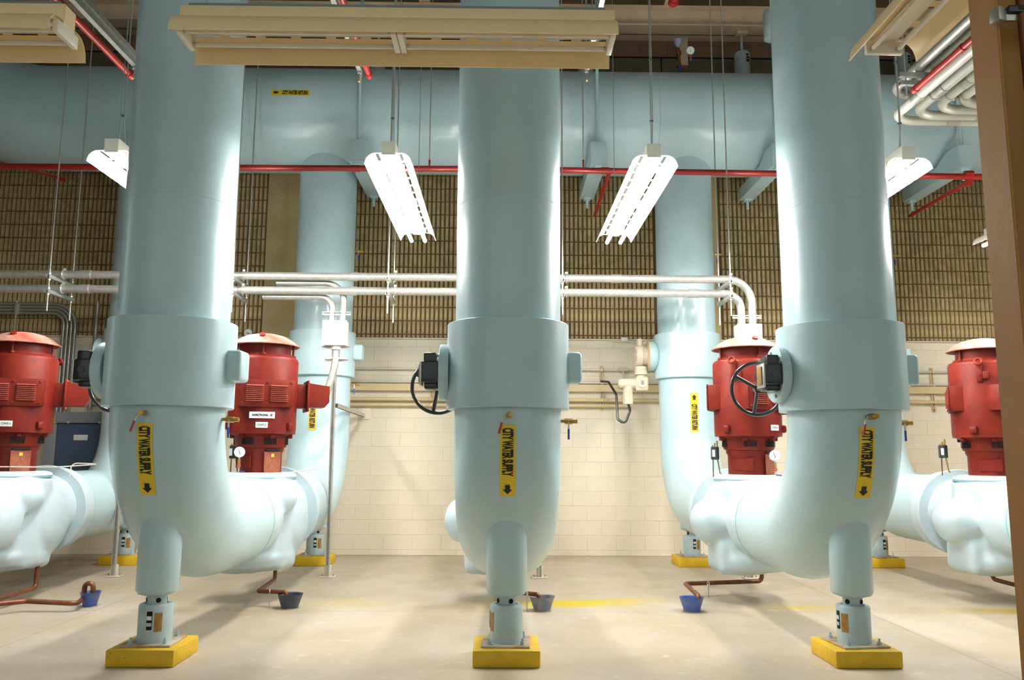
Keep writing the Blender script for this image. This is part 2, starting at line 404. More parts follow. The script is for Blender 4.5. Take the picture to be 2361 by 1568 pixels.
for r_ in ribs:
    if r_ in rset:
        o = bpy.data.objects.new('rib', random.choice(rcache)); COL.objects.link(o); o.parent = wb; o.location = (r_[0], YW+.02, r_[1])
    elif px_of((r_[0], YW, r_[1]))[1] > -60:
        vs, fs = rib_mesh(r_[2], .046, .020+.008*random.random(), .003*(random.random()-.5))
        rm.add([(v[0]+r_[0], v[1]+YW+.02, v[2]+r_[1]) for v in vs], fs)
o = rm.build('rib_field', 'flute', wb, angle=20); o['kind'] = 'stuff'
for a, b_ in PIL: MB().cbox(((a+b_)/2, YW, 5.05), (b_-a, .12, 4.02), .012).build('pilaster', 'concrete', wb)
for k in range(8):
    MB().cbox((XL+1.19+k*2.376, YW-.01, 7.20), (2.36, .10, .30), .01).build('concrete_band', 'darkconc', wb)
MB().box(((XL+XR_)/2, YW-.0, 7.375), (XR_-XL, .04, .035)).build('band_gap', 'hole', wb)
up = MB()
for ci in range(6):
    off = XL+(0.2 if ci % 2 else 0)
    for k in range(46):
        bx_, bz_ = off+k*bw, 7.50+ci*bh; pp = px_of((bx_, YW, bz_))
        if pp[1] > 0 and 0 < pp[0] < 2250 and not (300 < pp[0] < 560 or 1060 < pp[0] < 1290 or 1775 < pp[0] < 2010):
            if 'bare' not in bmesh_cache:
                me = MB().add(*block_mesh(bw, bh, .02, .008)).mesh('bare_block'); me.materials.append(M['cmudark']); bmesh_cache['bare'] = me
            o = bpy.data.objects.new('bare_block', bmesh_cache['bare']); COL.objects.link(o); o.parent = wb; o.location = (bx_, YW+.02, bz_)
        else:
            vs, fs = block_mesh(bw, bh, .02, .008); up.add([(v[0]+bx_, v[1]+YW+.02, v[2]+bz_) for v in vs], fs)
o = up.build('upper_block_field', 'cmudark', wb); o['kind'] = 'stuff'

# steel at the roof edge
def ibeam(mb, p0, p1, dep=.32, wd=.2, t=.02, up=Vector((0, 0, 1))):
    p0 = Vector(p0); p1 = Vector(p1); d = p1-p0; s = d.cross(up).normalized()
    a, b_ = wd/2, dep/2
    poly = [(-a, -b_), (a, -b_), (a, -b_+t), (t/2, -b_+t), (t/2, b_-t), (a, b_-t), (a, b_), (-a, b_), (-a, b_-t), (-t/2, b_-t), (-t/2, -b_+t), (-a, -b_+t)]
    return mb.prism(poly, p0, s, up, d)
t = thing('steel_beam', 'cream steel roof beam running level along the top of the back wall', 'beam', (0, 11.1, 7.6))
ibeam(MB(), (XL+.05, 11.1, 7.76), (XR_-.05, 11.1, 7.76), .31, .26).build('flange_section', 'beam', t)
MB().box((0, 11.44, 7.66), (XR_-XL-.1, .12, .03)).build('ledger_angle', 'beam', t)
for px in (1578, 1005, 2300):
    p = at(px, 100, 11.30)
    MB().box((p.x, 11.44, 7.42), (.14, .1, .45)).build('post', 'beam', t)
for k, (x, lb) in enumerate(((LX[1]-.05, 'cream steel joist reaching forward from the wall beam, above the small gauge'), (LX[-1]+1.22, 'cream steel joist reaching forward from the wall beam, left of the centre pipe'))):
    t = thing('steel_joist', lb, 'beam', (x, 8, 8.1))
    ibeam(MB(), (x, 6.5, 8.09), (x, 11.2, 8.09), .34, .16).build('flange_section', 'beam', t)

# ================================================================== PIPES
def surf(s, phi, r, xo, yo, z_top, zb=ZB, rb=RB, sgn=1):
    """point on a riser+elbow skin: s = distance down its outer face below z_top, phi round it (0 faces the camera side)"""
    if z_top-s >= zb: return Vector((xo+r*math.sin(phi), yo-sgn*r*math.cos(phi), z_top-s))
    th = (s-(z_top-zb))/(rb+r)
    ax = Vector((xo, yo+sgn*rb*(1-math.cos(th)), zb-rb*math.sin(th)))
    n = Vector((0, -sgn*math.cos(th), -math.sin(th)))
    return ax+Vector((1, 0, 0))*(r*math.sin(phi))+n*(r*math.cos(phi))
def arrow_poly(l, w_):   # points along +a
    h = w_*.5
    return [(-l/2, -h*.5), (0, -h*.5), (-.0, -h), (l/2, 0), (0, h), (0, h*.5), (-l/2, h*.5)]
def marker(parent, text, mapf, length, width, arrow_first, text_flip, name='pipe_marker'):
    """vinyl strip wrapped on a surface: mapf(a along, b across, lift)"""
    st = MB(); na, nb = 14, 6; vs = []; fs = []
    for i in range(na+1):
        for j in range(nb+1): vs.append(mapf((i/na-.5)*length, (j/nb-.5)*width, .003))
    for i in range(na):
        for j in range(nb):
            q = i*(nb+1)+j; fs.append((q, q+1, q+nb+2, q+nb+1))
    o = st.add(vs, fs).build(name, 'yellow', parent, 'yellow marker strip reading '+text)
    tl = length*.66; ac = (-.38 if arrow_first else .40)*length; tcn = (.12 if arrow_first else -.125)*length
    v2, f2 = text2d(text, tl, width*.72)
    g = -1 if text_flip else 1
    MB().add([mapf(tcn+g*a, g*b, .006) for a, b in v2], f2).build('lettering', 'print', o)
    al = length*.14; d = -1 if arrow_first else 1
    MB().add([mapf(ac+d*a, b, .006) for a, b in arrow_poly(al, width*.62)], [(0, 1, 5, 6), (2, 3, 4)]).build('arrow', 'print', o)
    return o
def ball_valve(parent, p, d, lever_mat, lever=(0, 0, -1), flat=(1, 0, 0), name='tap_valve'):
    p = Vector(p); d = Vector(d); lv = Vector(lever); fx = Vector(flat)
    b = MB().cyl(p, p+d*.05, .012, n=12).cyl(p+d*.03, p+d*.085, .022, n=6).cyl(p+d*.085, p+d*.12, .016, n=12)
    o = b.build(name, 'brass', parent)
    q = p+d*.055
    MB().tube([q+fx*.0, q+fx*.028, q+fx*.036+lv*.03, q+fx*.036+lv*.07], .006, 8, .01).build('stem', 'galv', o)
    MB().tube([q+fx*.036+lv*.055, q+fx*.036+lv*.13], .008, 8).build('lever_grip', lever_mat, o)
    return o

def supply(i):
    x = LX[i]; t = thing('supply_riser', '', 'pipe', (x, YF, 0), 'front row of supply pipes')
    MB().cyl((x, YF, 2.32), (x, YF, 8.7), R, n=56).build('pipe_run', 'pipe', t)
    n = 56; e = MB(); vs = []; fs = []; seg = 22; L = []
    L.append(Vector((x, YF, 1.74)))
    rings = [((x, YF, 1.735), 0.0)]+[(None, k/seg*PI/2) for k in range(seg+1)]+[((x, 7.33, ZA), PI/2)]
    for c, th in rings:
        c = Vector(c) if c else Vector((x, YF+RB*(1-math.cos(th)), ZB-RB*math.sin(th)))
        nv = Vector((0, -math.cos(th), -math.sin(th)))
        for k in range(n):
            a = 2*PI*k/n; vs.append(c+Vector((1, 0, 0))*(R*math.sin(a))+nv*(R*math.cos(a)))
    for j in range(len(rings)-1):
        for k in range(n): fs.append((j*n+k, j*n+(k+1) % n, (j+1)*n+(k+1) % n, (j+1)*n+k))
    fs.append(tuple(range((len(rings)-1)*n, len(rings)*n)))
    e.add(vs, fs).build('elbow', 'pipe', t)
    c = .44; col = MB().lathe([(R+.003, .0), (c-.004, .0), (c, .004), (c, .609), (c-.003, .612), (R, .616)], (x, YF, 1.718), (0, 0, 1), 64, False)
    vj = col.build('valve_jacket', 'pipe', t)
    MB().torus((x, YF, 3.20), (0, 0, 1), R+.0002, .0016, 56, 4).build('jacket_seam', 'pipe', t)
    # dummy leg welded under the elbow
    sl = MB(); ns = 40; vs = []; fs = []
    for k in range(ns):
        a = 2*PI*k/ns; dx, dy = .142*math.sin(a), -.142*math.cos(a)
        zt = ZB-math.sqrt(max((RB+R)**2*0+ (RB+math.sqrt(max(R*R-dx*dx, 0)))**2-(RB-dy)**2, .01))+.03
        vs += [(x+dx, YF+dy, zt), (x+dx, YF+dy, .465), (x+dx*.95, YF+dy*.95, .455)]
    for k in range(ns):
        q, q2 = 3*k, 3*((k+1) % ns); fs += [(q, q2, q2+1, q+1), (q+1, q2+1, q2+2, q+2)]
    fs.append(tuple(3*k+2 for k in range(ns)))
    sl.add(vs, fs).build('support_sleeve', 'pipe', t)
    # blind bonnet to the right, operator hub to the left
    MB().cbox((x+.455, YF, 2.02), (.15, .21, .225), .03, 3).build('bonnet_cap', 'pipe', t)
    hub = MB().lathe([(.19, 0), (.205, .02), (.205, .065), (.20, .07)], (x-.42, YF, 1.985), (-1, 0, 0), 40).build('operator_hub', 'pipe', t)
    for k in range(6):
        a = k*PI/3+.3; MB().cyl((x-.485, YF+.165*math.cos(a), 1.985+.165*math.sin(a)), (x-.502, YF+.165*math.cos(a), 1.985+.165*math.sin(a)), .012, n=8).build('hub_bolt', 'galv', hub)
    gb = MB().cbox((x-.548, YF-.09, 1.975), (.12, .20, .15), .012).cbox((x-.550, YF-.10, 2.075), (.09, .15, .075), .012).cbox((x-.542, YF-.06, 1.885), (.10, .16, .06), .015).cyl((x-.46, YF, 1.975), (x-.60, YF, 1.975), .09, n=24)
    gb.cyl((x-.524, YF-.05, 1.905), (x-.524, YF+.27, 1.905), .026, n=16)
    go = gb.build('gear_operator', 'black', t)
    MB().cyl((x-.548, YF-.189, 1.975), (x-.548, YF-.197, 1.975), .024, n=16).build('drain_plug', 'black', go)
    MB().cbox((x-.614, YF-.10, 1.965), (.016, .16, .17), .006).build('indicator_plate', 'galv', go)
    MB().cbox((x-.626, YF-.10, 1.965), (.010, .10, .13), .004).build('position_pointer', 'clear', go)
    hw = MB().torus((x-.524, YF+.28, 1.905), (0, 1, .05), .197, .014, 48, 10)
    ho = hw.build('handwheel', 'black', t)
    for a in (150, 260, 30):
        a = math.radians(a); MB().tube([(x-.524, YF+.27, 1.905), (x-.524+.192*math.cos(a), YF+.28, 1.905+.192*math.sin(a))], .014, 8).build('spoke', 'black', ho)
    MB().cyl((x-.524, YF+.24, 1.905), (x-.524, YF+.295, 1.905), .032, n=16).build('wheel_hub', 'black', ho)
    ball_valve(t, (x, YF-R+.0, 1.665), (0.15, -.99, 0), 'redh', (-.25, -.1, -.96), (-1, 0, 0))
    ball_valve(t, (x+R, YF, 1.640), (1, 0, 0), 'blueh', (0, 0, -1), (0, -.6, 0))
    marker(t, 'CITY WATER SUPPLY', lambda a, b, l: surf(.385+a, b/(R)*1.0, R+l, x, YF, 1.735), .50, .105, False, False)
    return t
s0 = supply(0); s0['label'] = 'pale blue supply pipe at the centre, straight behind the long unlit lamp'
dup(s0, (LX[-1], YF, 0), 'pale blue supply pipe at the left, elbow turning to the motor with the maker plate')
dup(s0, (LX[1], YF, 0), 'pale blue supply pipe at the right, handwheel in front of a red motor')
dup(s0, (LX[-2], YF, 0), 'pale blue supply pipe beyond the left edge, feeding the leftmost motor pump')
dup(s0, (LX[2], YF, 0), 'pale blue supply pipe beyond the tan column, feeding the rightmost motor pump')

def ret(i):
    x = LX[i]; t = thing('return_riser', '', 'pipe', (x, YB, 0), 'return pipes along the back wall')
    MB().cyl((x, YB, 2.97), (x, YB, 5.62), R, n=48).build('pipe_run', 'pipe', t)
    n = 48; vs = []; fs = []; seg = 18
    rings = [((x, YB, 2.42), 0.0)]+[(None, k/seg*PI/2) for k in range(seg+1)]+[((x, 8.93, ZA), PI/2)]
    for c, th in rings:
        c = Vector(c) if c else Vector((x, YB-RB*(1-math.cos(th)), ZB-RB*math.sin(th)))
        nv = Vector((0, math.cos(th), -math.sin(th)))
        for k in range(n):
            a = 2*PI*k/n; vs.append(c+Vector((1, 0, 0))*(R*math.sin(a))+nv*(R*math.cos(a)))
    for j in range(len(rings)-1):
        for k in range(n): fs.append((j*n+k, j*n+(k+1) % n, (j+1)*n+(k+1) % n, (j+1)*n+k))
    fs.append(tuple(range((len(rings)-1)*n, len(rings)*n)))
    MB().add(vs, fs).build('elbow', 'pipe', t)
    c = .432; MB().lathe([(R+.003, 0), (c-.01, 0), (c, .01), (c, .59), (R, .60)], (x, YB, 2.39), (0, 0, 1), 56, False).build('valve_jacket', 'pipe', t)
    MB().cyl((x, YB, .58), (x, YB, .46), .142, n=32).cyl((x, YB, .58), (x, YB, .9), .142, n=32).build('support_sleeve', 'pipe', t)
    MB().cbox((x+.475, YB, 2.72), (.14, .2, .21), .03, 3).build('bonnet_cap', 'pipe', t)
    MB().lathe([(.16, 0), (.19, .03), (.2, .10)], (x-.41, YB, 2.70), (-1, 0, 0), 32).build('operator_hub', 'pipe', t)
    ball_valve(t, (x+R, YB, 2.30), (1, 0, 0), 'blueh', (0, 0, -1), (0, -.6, 0))
    ball_valve(t, (x+R, YB, 4.10), (1, 0, 0), 'blueh', (0, 0, -1), (0, -.6, 0))
    # marker faces the room, arrow up
    def mp(a, b, l):
        return Vector((x+(R+l)*math.sin(-.03+b/R), YB-(R+l)*math.cos(-.03+b/R), 1.94-a))
    marker(t, 'CITY WATER RETURN', mp, .50, .10, True, False)
    return t
r0 = ret(1); r0['label'] = 'pale blue return pipe behind the right red motor, beige actuator at its side'
dup(r0, (LX[-1], YB, 0), 'pale blue return pipe with bare pilaster on its left, behind the white junction box')
dup(r0, (LX[-2], YB, 0), 'pale blue return pipe hidden behind the left supply pipe, elbow beside the blue cabinet')
dup(r0, (LX[0], YB, 0), 'pale blue return pipe hidden behind the centre supply pipe')
dup(r0, (LX[2], YB, 0), 'pale blue return pipe behind the right supply pipe, its elbow seen low at right')

# header
RH, ZH = 0.70, 5.93
t = thing('return_header', 'huge pale blue header pipe running level along the back wall', 'pipe', (0, YB, ZH))
hl = -6.15; rbh = 1.75
n = 64; vs = []; fs = []
rings = [(Vector((7.9, YB, ZH)), 0), (Vector((hl, YB, ZH)), 0)]
for k in range(1, 15):
    th = k/14*PI/2; rings.append((Vector((hl-rbh*math.sin(th), YB, ZH+rbh*(1-math.cos(th)))), th))
rings.append((Vector((hl-rbh, YB, 8.7)), PI/2))
for c, th in rings:
    nv = Vector((math.sin(th), 0, math.cos(th)))
    for k in range(n):
        a = 2*PI*k/n; vs.append(c+Vector((0, -1, 0))*(RH*math.sin(a))+nv*(RH*math.cos(a)))
for j in range(len(rings)-1):
    for k in range(n): fs.append((j*n+k, j*n+(k+1) % n, (j+1)*n+(k+1) % n, (j+1)*n+k))
fs.append(tuple(range(n)))
MB().add(vs, fs).build('pipe_run', 'pipe', t)
for px in (330, 610, 1128, 1500, 1780):
    xs = at(px, 280, YB).x; MB().torus((xs, YB, ZH), (1, 0, 0), RH+.0005, .004, 64, 4).build('jacket_seam', 'pipe', t)
mx, mz = -2.766, 6.03
ph0 = math.asin((mz-ZH)/RH)
def mp(a, b, l): return Vector((mx+a, YB-(RH+l)*math.cos(ph0+b/RH), ZH+(RH+l)*math.sin(ph0+b/RH)))
marker(t, 'CITY WATER RETURN', mp, .50, .085, True, False)

# ================================================================== PADS AND SPRING SUPPORTS
def pad(x, y, label, wd=.452, ht=.112):
    o = MB().cbox((x, y, ht/2), (wd, wd, ht), .012, 2).build('equipment_pad', 'padtop'); tag(o, label, 'pad', 'yellow equipment pads')
    return o
def spring(x, y, rz, label):
    t = thing('spring_support', label, 'pipe support', (x, y, .112), 'spring supports under the elbows')
    MB().cbox((x, y, .119), (.33, .33, .014), .003).build('base_plate', 'grout', t)
    can = MB().lathe([(.113, 0), (.113, .235), (.105, .248), (.078, .25), (.078, .2)], (x, y, .126), (0, 0, 1), 40, False).build('spring_can', 'steelblue', t)
    MB().cyl((x, y, .2), (x, y, .45), .066, n=28).build('load_column', 'steelblue', t)
    for a in (30, 120, 210, 300):
        a = math.radians(a); d = Vector((math.sin(a), -math.cos(a), 0))
        MB().cyl(Vector((x, y, .40))+d*.05, Vector((x, y, .40))+d*.0672, .017, n=16).build('pin_hole', 'hole', t)
    MB().lathe([(.09, 0), (.128, .012), (.13, .024), (.12, .026)], (x, y, .432), (0, 0, 1), 36).build('load_flange', 'steelblue', t)
    # travel window with indicator and data plate
    MB().cbox((x, y-.108, .275), (.040, .014, .125), .006).build('travel_window', 'hole', can)
    MB().box((x, y-.1165, .292), (.030, .004, .026)).build('travel_scale', 'white', can)
    MB().box((x, y-.1165, .250), (.032, .004, .022)).build('travel_pointer', 'steelblue', can)
    vs = []; fs = []
    for j in range(5):
        a = .28+.45*j/4; vs += [(x+.1145*math.sin(a), y-.1145*math.cos(a), .20), (x+.1145*math.sin(a), y-.1145*math.cos(a), .325)]
    for j in range(4): fs.append((2*j, 2*j+2, 2*j+3, 2*j+1))
    MB().add(vs, fs).build('data_plate', 'clear', can)
    for dx in (-1, 1):
        for dy in (-1, 1):
            b = MB().cyl((x+dx*.115, y+dy*.115, .124), (x+dx*.115, y+dy*.115, .128), .022, n=12)
            b.cyl((x+dx*.115, y+dy*.115, .128), (x+dx*.115, y+dy*.115, .146), .015, n=6).cyl((x+dx*.115, y+dy*.115, .146), (x+dx*.115, y+dy*.115, .168), .008, n=10)
            b.build('anchor_bolt', 'steelblue', t)
    t.rotation_euler = (0, 0, rz)
    return t
FEET = [(-1, YF, 0.03, 'under the left supply pipe elbow'), (0, YF, -1.62, 'under the centre supply pipe elbow'), (1, YF, -1.45, 'under the right supply pipe elbow'),
        (-2, YF, -1.5, 'beyond the left edge, under the outermost left supply elbow'), (2, YF, -1.5, 'beyond the tan column, under the outermost right supply elbow'),
        (-2, YB, 0.2, 'at the back wall beside the thin strut post, far left'), (-1, YB, 0.2, 'at the back wall, behind the tall braced post'),
        (0, YB, 0.0, 'at the back wall, hidden behind the centre supply pipe'), (1, YB, 0.1, 'at the back wall, left of the right pump'), (2, YB, 0.25, 'at the back wall, just right of the right supply pipe')]
sp0 = None
for i, y, rz, wh in FEET:
    pad(LX[i], y, 'yellow painted concrete pad '+wh)
    if sp0 is None: sp0 = spring(LX[i], y, rz, 'grey blue spring support can '+wh)
    else: dup(sp0, (LX[i], y, .112), 'grey blue spring support can '+wh, rz)

# ================================================================== PUMPS
ALPHA = math.radians(22)
def pdir(deg):    # direction round the motor, 0 = louvre face
    a = ALPHA+math.radians(deg); return Vector((math.sin(a), -math.cos(a), 0))
def lump_mesh():
    """cloth-lagged inline casing: fused volumes, softened and dented (local, centred on the pump axis)"""
    bm = bmesh.new()
    def ell(c, r, q=None):
        g = bmesh.ops.create_icosphere(bm, subdivisions=4, radius=1)
        for v in g['verts']: v.co = Vector((v.co.x*r[0], v.co.y*r[1], v.co.z*r[2]))+Vector(c)
    def cyl(c0, c1, r, r2=None):
        mb = MB().cyl(c0, c1, r, r2, n=40); vv = [bm.verts.new(p) for p in mb.v]
        for f in mb.f: bm.faces.new([vv[i] for i in f])
    cyl((0, 0, .33), (0, 0, 1.16), .355, .365)
    ell((0, 0, .42), (.36, .40, .15))
    cyl((0, -.80, ZA), (0, -.30, ZA), .355, .35)
    cyl((0, .25, ZA+.01), (0, .64, ZA+.01), .34, .35)
    cyl((-.10, -.06, .79), (-.46, -.02, .77), .245, .215)
    ell((-.45, -.02, .77), (.14, .21, .21))
    ell((.2, .18, .72), (.24, .34, .36))
    ell((.22, -.2, .98), (.2, .2, .18))
    mb = MB().cbox((-.22, .02, .44), (.34, .50, .33), .06); vv = [bm.verts.new(p) for p in mb.v]
    for f in mb.f: bm.faces.new([vv[i] for i in f])
    mb = MB().cbox((.16, .02, .42), (.34, .46, .28), .07); vv = [bm.verts.new(p) for p in mb.v]
    for f in mb.f: bm.faces.new([vv[i] for i in f])
    me = bpy.data.meshes.new('lump_src'); bm.to_mesh(me); bm.free()
    ob = bpy.data.objects.new('lump_src', me); COL.objects.link(ob)
    rm_ = ob.modifiers.new('remesh', 'REMESH'); rm_.mode = 'VOXEL'; rm_.voxel_size = 0.022
    sm = ob.modifiers.new('smooth', 'SMOOTH'); sm.factor = 0.5; sm.iterations = 7
    dg = bpy.context.evaluated_depsgraph_get(); out = bpy.data.meshes.new_from_object(ob.evaluated_get(dg))
    bpy.data.objects.remove(ob); bpy.data.meshes.remove(me)
    from mathutils import noise
    for v in out.vertices:
        p = v.co; q = noise.noise(p*3.1+Vector((5, 2, 9)))*.022+noise.noise(p*7.0)*.009
        nn = Vector((p.x, p.y*.6, p.z-.78)); nn.normalize(); v.co = p+nn*q
    out.polygons.foreach_set('use_smooth', [True]*len(out.polygons)); out.update(); out.name = 'lagged_casing'
    return out

def pump(i):
    x = LX[i]; o3 = Vector((x, YP, 0))
    t = thing('vertical_pump', '', 'pump', (x, YP, 0), 'pumps in a row')
    me = lump_mesh(); me.materials.append(M['lag'])
    c = bpy.data.objects.new('lagged_casing', me); COL.objects.link(c); c.parent = t
    # joints on the discharge side
    ax = Vector((0, 1, 0))
    MB().lathe([(.30, 0), (.448, .0), (.455, .012), (.452, .045), (.36, .05)], (x, YP+.60, ZA), ax, 48).build('lagging_flange', 'lag', t)
    MB().cyl((x, YP+.645, ZA), (x, YP+.665, ZA), .436, n=48).build('flange_gap', 'seamshade', t)  # teal colour carries the shade of the recess behind the flange
    MB().lathe([(.40, 0), (.440, .006), (.432, .15), (.40, .158)], (x, YP+.665, ZA), ax, 48).build('joint_band', 'lag', t)
    MB().cyl((x, YP+.818, ZA), (x, YP+.835, ZA), .418, n=48).build('joint_seam', 'seamshade', t)
    MB().lathe([(.36, 0), (.412, .004), (.398, .08)], (x, YP+.835, ZA), ax, 48).build('run_end', 'pipe', t)
    MB().lathe([(.33, 0), (.386, 0), (.386, .05), (.380, .055)], (x, YP-.79, ZA), ax, 48).build('inlet_band', 'pipe', t)
    # lagged cover plate on top
    MB().lathe([(.0, .052), (.30, .05), (.345, .035), (.355, .012), (.35, 0), (.0, 0)], o3+Vector((0, 0, 1.165)), (0, 0, 1), 40, False).build('top_cover', 'lag', t)
    MB().lathe([(.0, .0), (.352, .0), (.352, .012), (.0, .012)], o3+Vector((0, 0, 1.152)), (0, 0, 1), 40, False).build('cover_shade', 'seamshade', t)  # dark teal disc stands in for the shade gap under the cover
    # motor stand
    MB().lathe([(.205, 1.205), (.205, 1.40), (.222, 1.43), (.222, 1.46)], o3, (0, 0, 1), 40).build('motor_stand', 'red', t)
    gd = pdir(25); gs = Vector((-gd.y, gd.x, 0))
    g = MB().prism([(-.085, 0), (.085, 0), (.09, .20), (-.09, .20)], o3+gd*.212+Vector((0, 0, 1.215)), gs, (0, 0, 1), gd*.010).build('shaft_guard', 'guard', t)
    MB().box(o3+gd*.20+Vector((0, 0, 1.43)), (.15, .06, .02), rz=ALPHA+math.radians(25)).build('guard_gap', 'hole', t)
    k = 0
    for row in range(5):
        for q in range(row+1):
            if row in (3, 4) and 0 < q < row: continue
            p = o3+gd*.2225+gs*((q-row/2)*.022)+Vector((0, 0, 1.335-row*.018)); MB().cyl(p, p+gd*.001, .0035, n=6).build('guard_hole', 'hole', g)
    MB().prism([(-.015, 0), (.015, 0), (.015, .03), (-.015, .03)], o3+gd*.2225+gs*.0+Vector((0, 0, 1.365)), gs, (0, 0, 1), gd*.001).build('yellow_sticker', 'yellow', g)
    hd = pdir(-55); hs = Vector((-hd.y, hd.x, 0))
    MB().prism([(-.10, 0), (.10, 0), (.10, .12), (-.10, .10)], o3+hd*.198+Vector((0, 0, 1.26)), hs, (0, 0, 1), hd*.012).build('access_plate', 'red', t)
    # lower bell with air slots
    bell = MB().lathe([(.235, 1.455), (.245, 1.47), (.255, 1.565), (.30, 1.585), (.325, 1.588), (.325, 1.605), (.30, 1.605)], o3, (0, 0, 1), 48).build('lower_bell', 'red', t)
    for s0 in (-48, 2, 62, 120, 180, 240):
        for k in range(7):
            d = pdir(s0+k*4.2); MB().box(o3+d*.2525+Vector((0, 0, 1.517)), (.009, .012, .066), rz=ALPHA+math.radians(s0+k*4.2)).build('air_slot', 'hole', bell)
    for a in range(0, 360, 60):
        d = pdir(a+15); MB().cbox(o3+d*.275+Vector((0, 0, 1.567)), (.045, .05, .045), .006, rz=ALPHA+math.radians(a+15)).build('mount_lug', 'red', bell)
    # motor frame
    MB().lathe([(.30, 1.60), (.325, 1.603), (.328, 1.64), (.328, 2.31), (.318, 2.335), (.30, 2.345), (.275, 2.355), (.275, 2.37), (.25, 2.372)], o3, (0, 0, 1), 64).build('motor_frame', 'red', t)
    for a in (45, 165, 285): 
        d = pdir(a); MB().cbox(o3+d*.33+Vector((0, 0, 1.66)), (.075, .07, .075), .02, rz=ALPHA+math.radians(a)).build('frame_boss', 'red', t)
    MB().lathe([(.25, 2.36), (.25, 2.47), (.22, 2.475)], o3, (0, 0, 1), 48).build('fan_ring', 'red', t)
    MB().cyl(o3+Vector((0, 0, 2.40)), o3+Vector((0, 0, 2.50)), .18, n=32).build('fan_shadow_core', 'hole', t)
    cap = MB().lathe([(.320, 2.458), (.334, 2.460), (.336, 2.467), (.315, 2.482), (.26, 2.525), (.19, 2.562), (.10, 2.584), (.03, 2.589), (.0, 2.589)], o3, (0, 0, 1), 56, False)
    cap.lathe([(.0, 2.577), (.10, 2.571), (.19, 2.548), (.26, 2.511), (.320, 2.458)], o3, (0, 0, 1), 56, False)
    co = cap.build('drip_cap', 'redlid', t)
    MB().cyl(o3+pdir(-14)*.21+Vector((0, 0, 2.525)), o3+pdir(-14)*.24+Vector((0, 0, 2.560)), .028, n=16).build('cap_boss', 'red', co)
    for a in (-10, 80, 170, 260):
        p = o3+pdir(a)*.272; MB().cyl(p+Vector((0, 0, 2.36)), p+Vector((0, 0, 2.49)), .011, n=10).cyl(p+Vector((0, 0, 2.352)), p+Vector((0, 0, 2.372)), .028, n=10).build('cap_post', 'red', t)
    # louvred panels
    lm = None
    for a in (0, -140):
        d = pdir(a); s = Vector((-d.y, d.x, 0)); rz = ALPHA+math.radians(a)
        p0 = o3+d*.27+Vector((0, 0, 1.972))
        pn = MB().cbox(p0, (.51, .14, .25), .008, rz=rz).build('louvre_panel', 'red', t)
        MB().cbox(p0+d*.068, (.495, .012, .235), .003, rz=rz).cbox(p0+d*.0675, (.525, .006, .262), .003, rz=rz).build('panel_frame', 'red', pn)
        for bx in (-.225, 0, .225):
            for bz in (-.1, .1): MB().lathe([(.013, 0), (.009, .007), (.0, .009)], p0+d*.073+s*bx+Vector((0, 0, bz)), d, 10, False).build('panel_bolt', 'red', pn)
        for sx in (-.112, .112):
            MB().box(p0+d*.071+s*sx+Vector((0, 0, 0)), (.166, .012, .165), rz=rz).build('louvre_recess', 'red', pn)
            for k in range(9):
                if lm is None:
                    lm = MB().prism([(0, -.006), (.016, -.008), (.018, -.003), (0, .007)], (-.080, 0, 0), (0, -1, 0), (0, 0, 1), (.160, 0, 0)).mesh('louvre'); lm.materials.append(M['redlit'])
                lo = bpy.data.objects.new('louvre', lm); COL.objects.link(lo); lo.parent = pn
                lo.location = p0+d*.077+s*sx+Vector((0, 0, -.072+k*.018))-o3; lo.rotation_euler = (0, 0, rz)
    # lifting eyes
    for a in (-60, 118):
        d = pdir(a); s = Vector((-d.y, d.x, 0)); p = o3+d*.335+Vector((0, 0, 2.24))
        e = MB().cbox(p+Vector((0, 0, -.03)), (.055, .02, .17), .006, rz=ALPHA+math.radians(a)).torus(p+d*.03+Vector((0, 0, .085)), d*.9+Vector((0, 0, .3)), .030, .013, 20, 8)
        e.cbox(p+s*.055+Vector((0, 0, -.05)), (.05, .04, .07), .006, rz=ALPHA+math.radians(a))
        eo = e.build('lifting_eye', 'red', t)
        for bz in (-.09, -.045): MB().cyl(p+d*.01+Vector((0, 0, bz)), p+d*.02+Vector((0, 0, bz)), .011, n=8).build('eye_bolt', 'red', eo)
    # terminal box on the right
    d = pdir(90); s = Vector((-d.y, d.x, 0)); rz = ALPHA+PI/2
    tb = MB().cbox(o3+d*.36+Vector((0, 0, 1.97)), (.17, .12, .24), .006, rz=rz).build('box_neck', 'red', t)
    MB().cbox(o3+d*.42+Vector((0, 0, 1.97)), (.29, .022, .315), .008, rz=rz).build('box_flange', 'red', t)
    bb = MB().prism([(0, -.115), (.16, -.115), (.205, -.06), (.205, .10), (0, .125)], o3+d*.43-s*.115+Vector((0, 0, 1.975)), d, (0, 0, 1), s*.23).build('terminal_box', 'red', t)
    for bx in (-.125, .125):
        for bz in (-.135, .135): MB().cyl(o3+d*.43+s*bx+Vector((0, 0, 1.97+bz)), o3+d*.44+s*bx+Vector((0, 0, 1.97+bz)), .009, n=8).build('box_bolt', 'brass', bb)
    return t
def plate_text(parent, p, d, wd, ht, txt, tw, th, tm='print', name='name_plate', mark=False, dx=0):
    """a small white plate with print, tangent to a surface facing d"""
    d = Vector(d); s = Vector((-d.y, d.x, 0)); rz = math.atan2(s.y, s.x)
    o = MB().cbox(p, (wd, .004, ht), .0015, 1, rz=rz).build(name, 'white', parent)
    v2, f2 = text2d(txt, tw, th); q = Vector(p)+d*.0028
    MB().add([q+s*(a+dx)+Vector((0, 0, b)) for a, b in v2], f2).build('lettering', tm, o)
    if mark: MB().box(q+s*(wd*.36), (.016, .001, .024), rz=rz).build('red_square_mark', 'redprint', o)
    return o
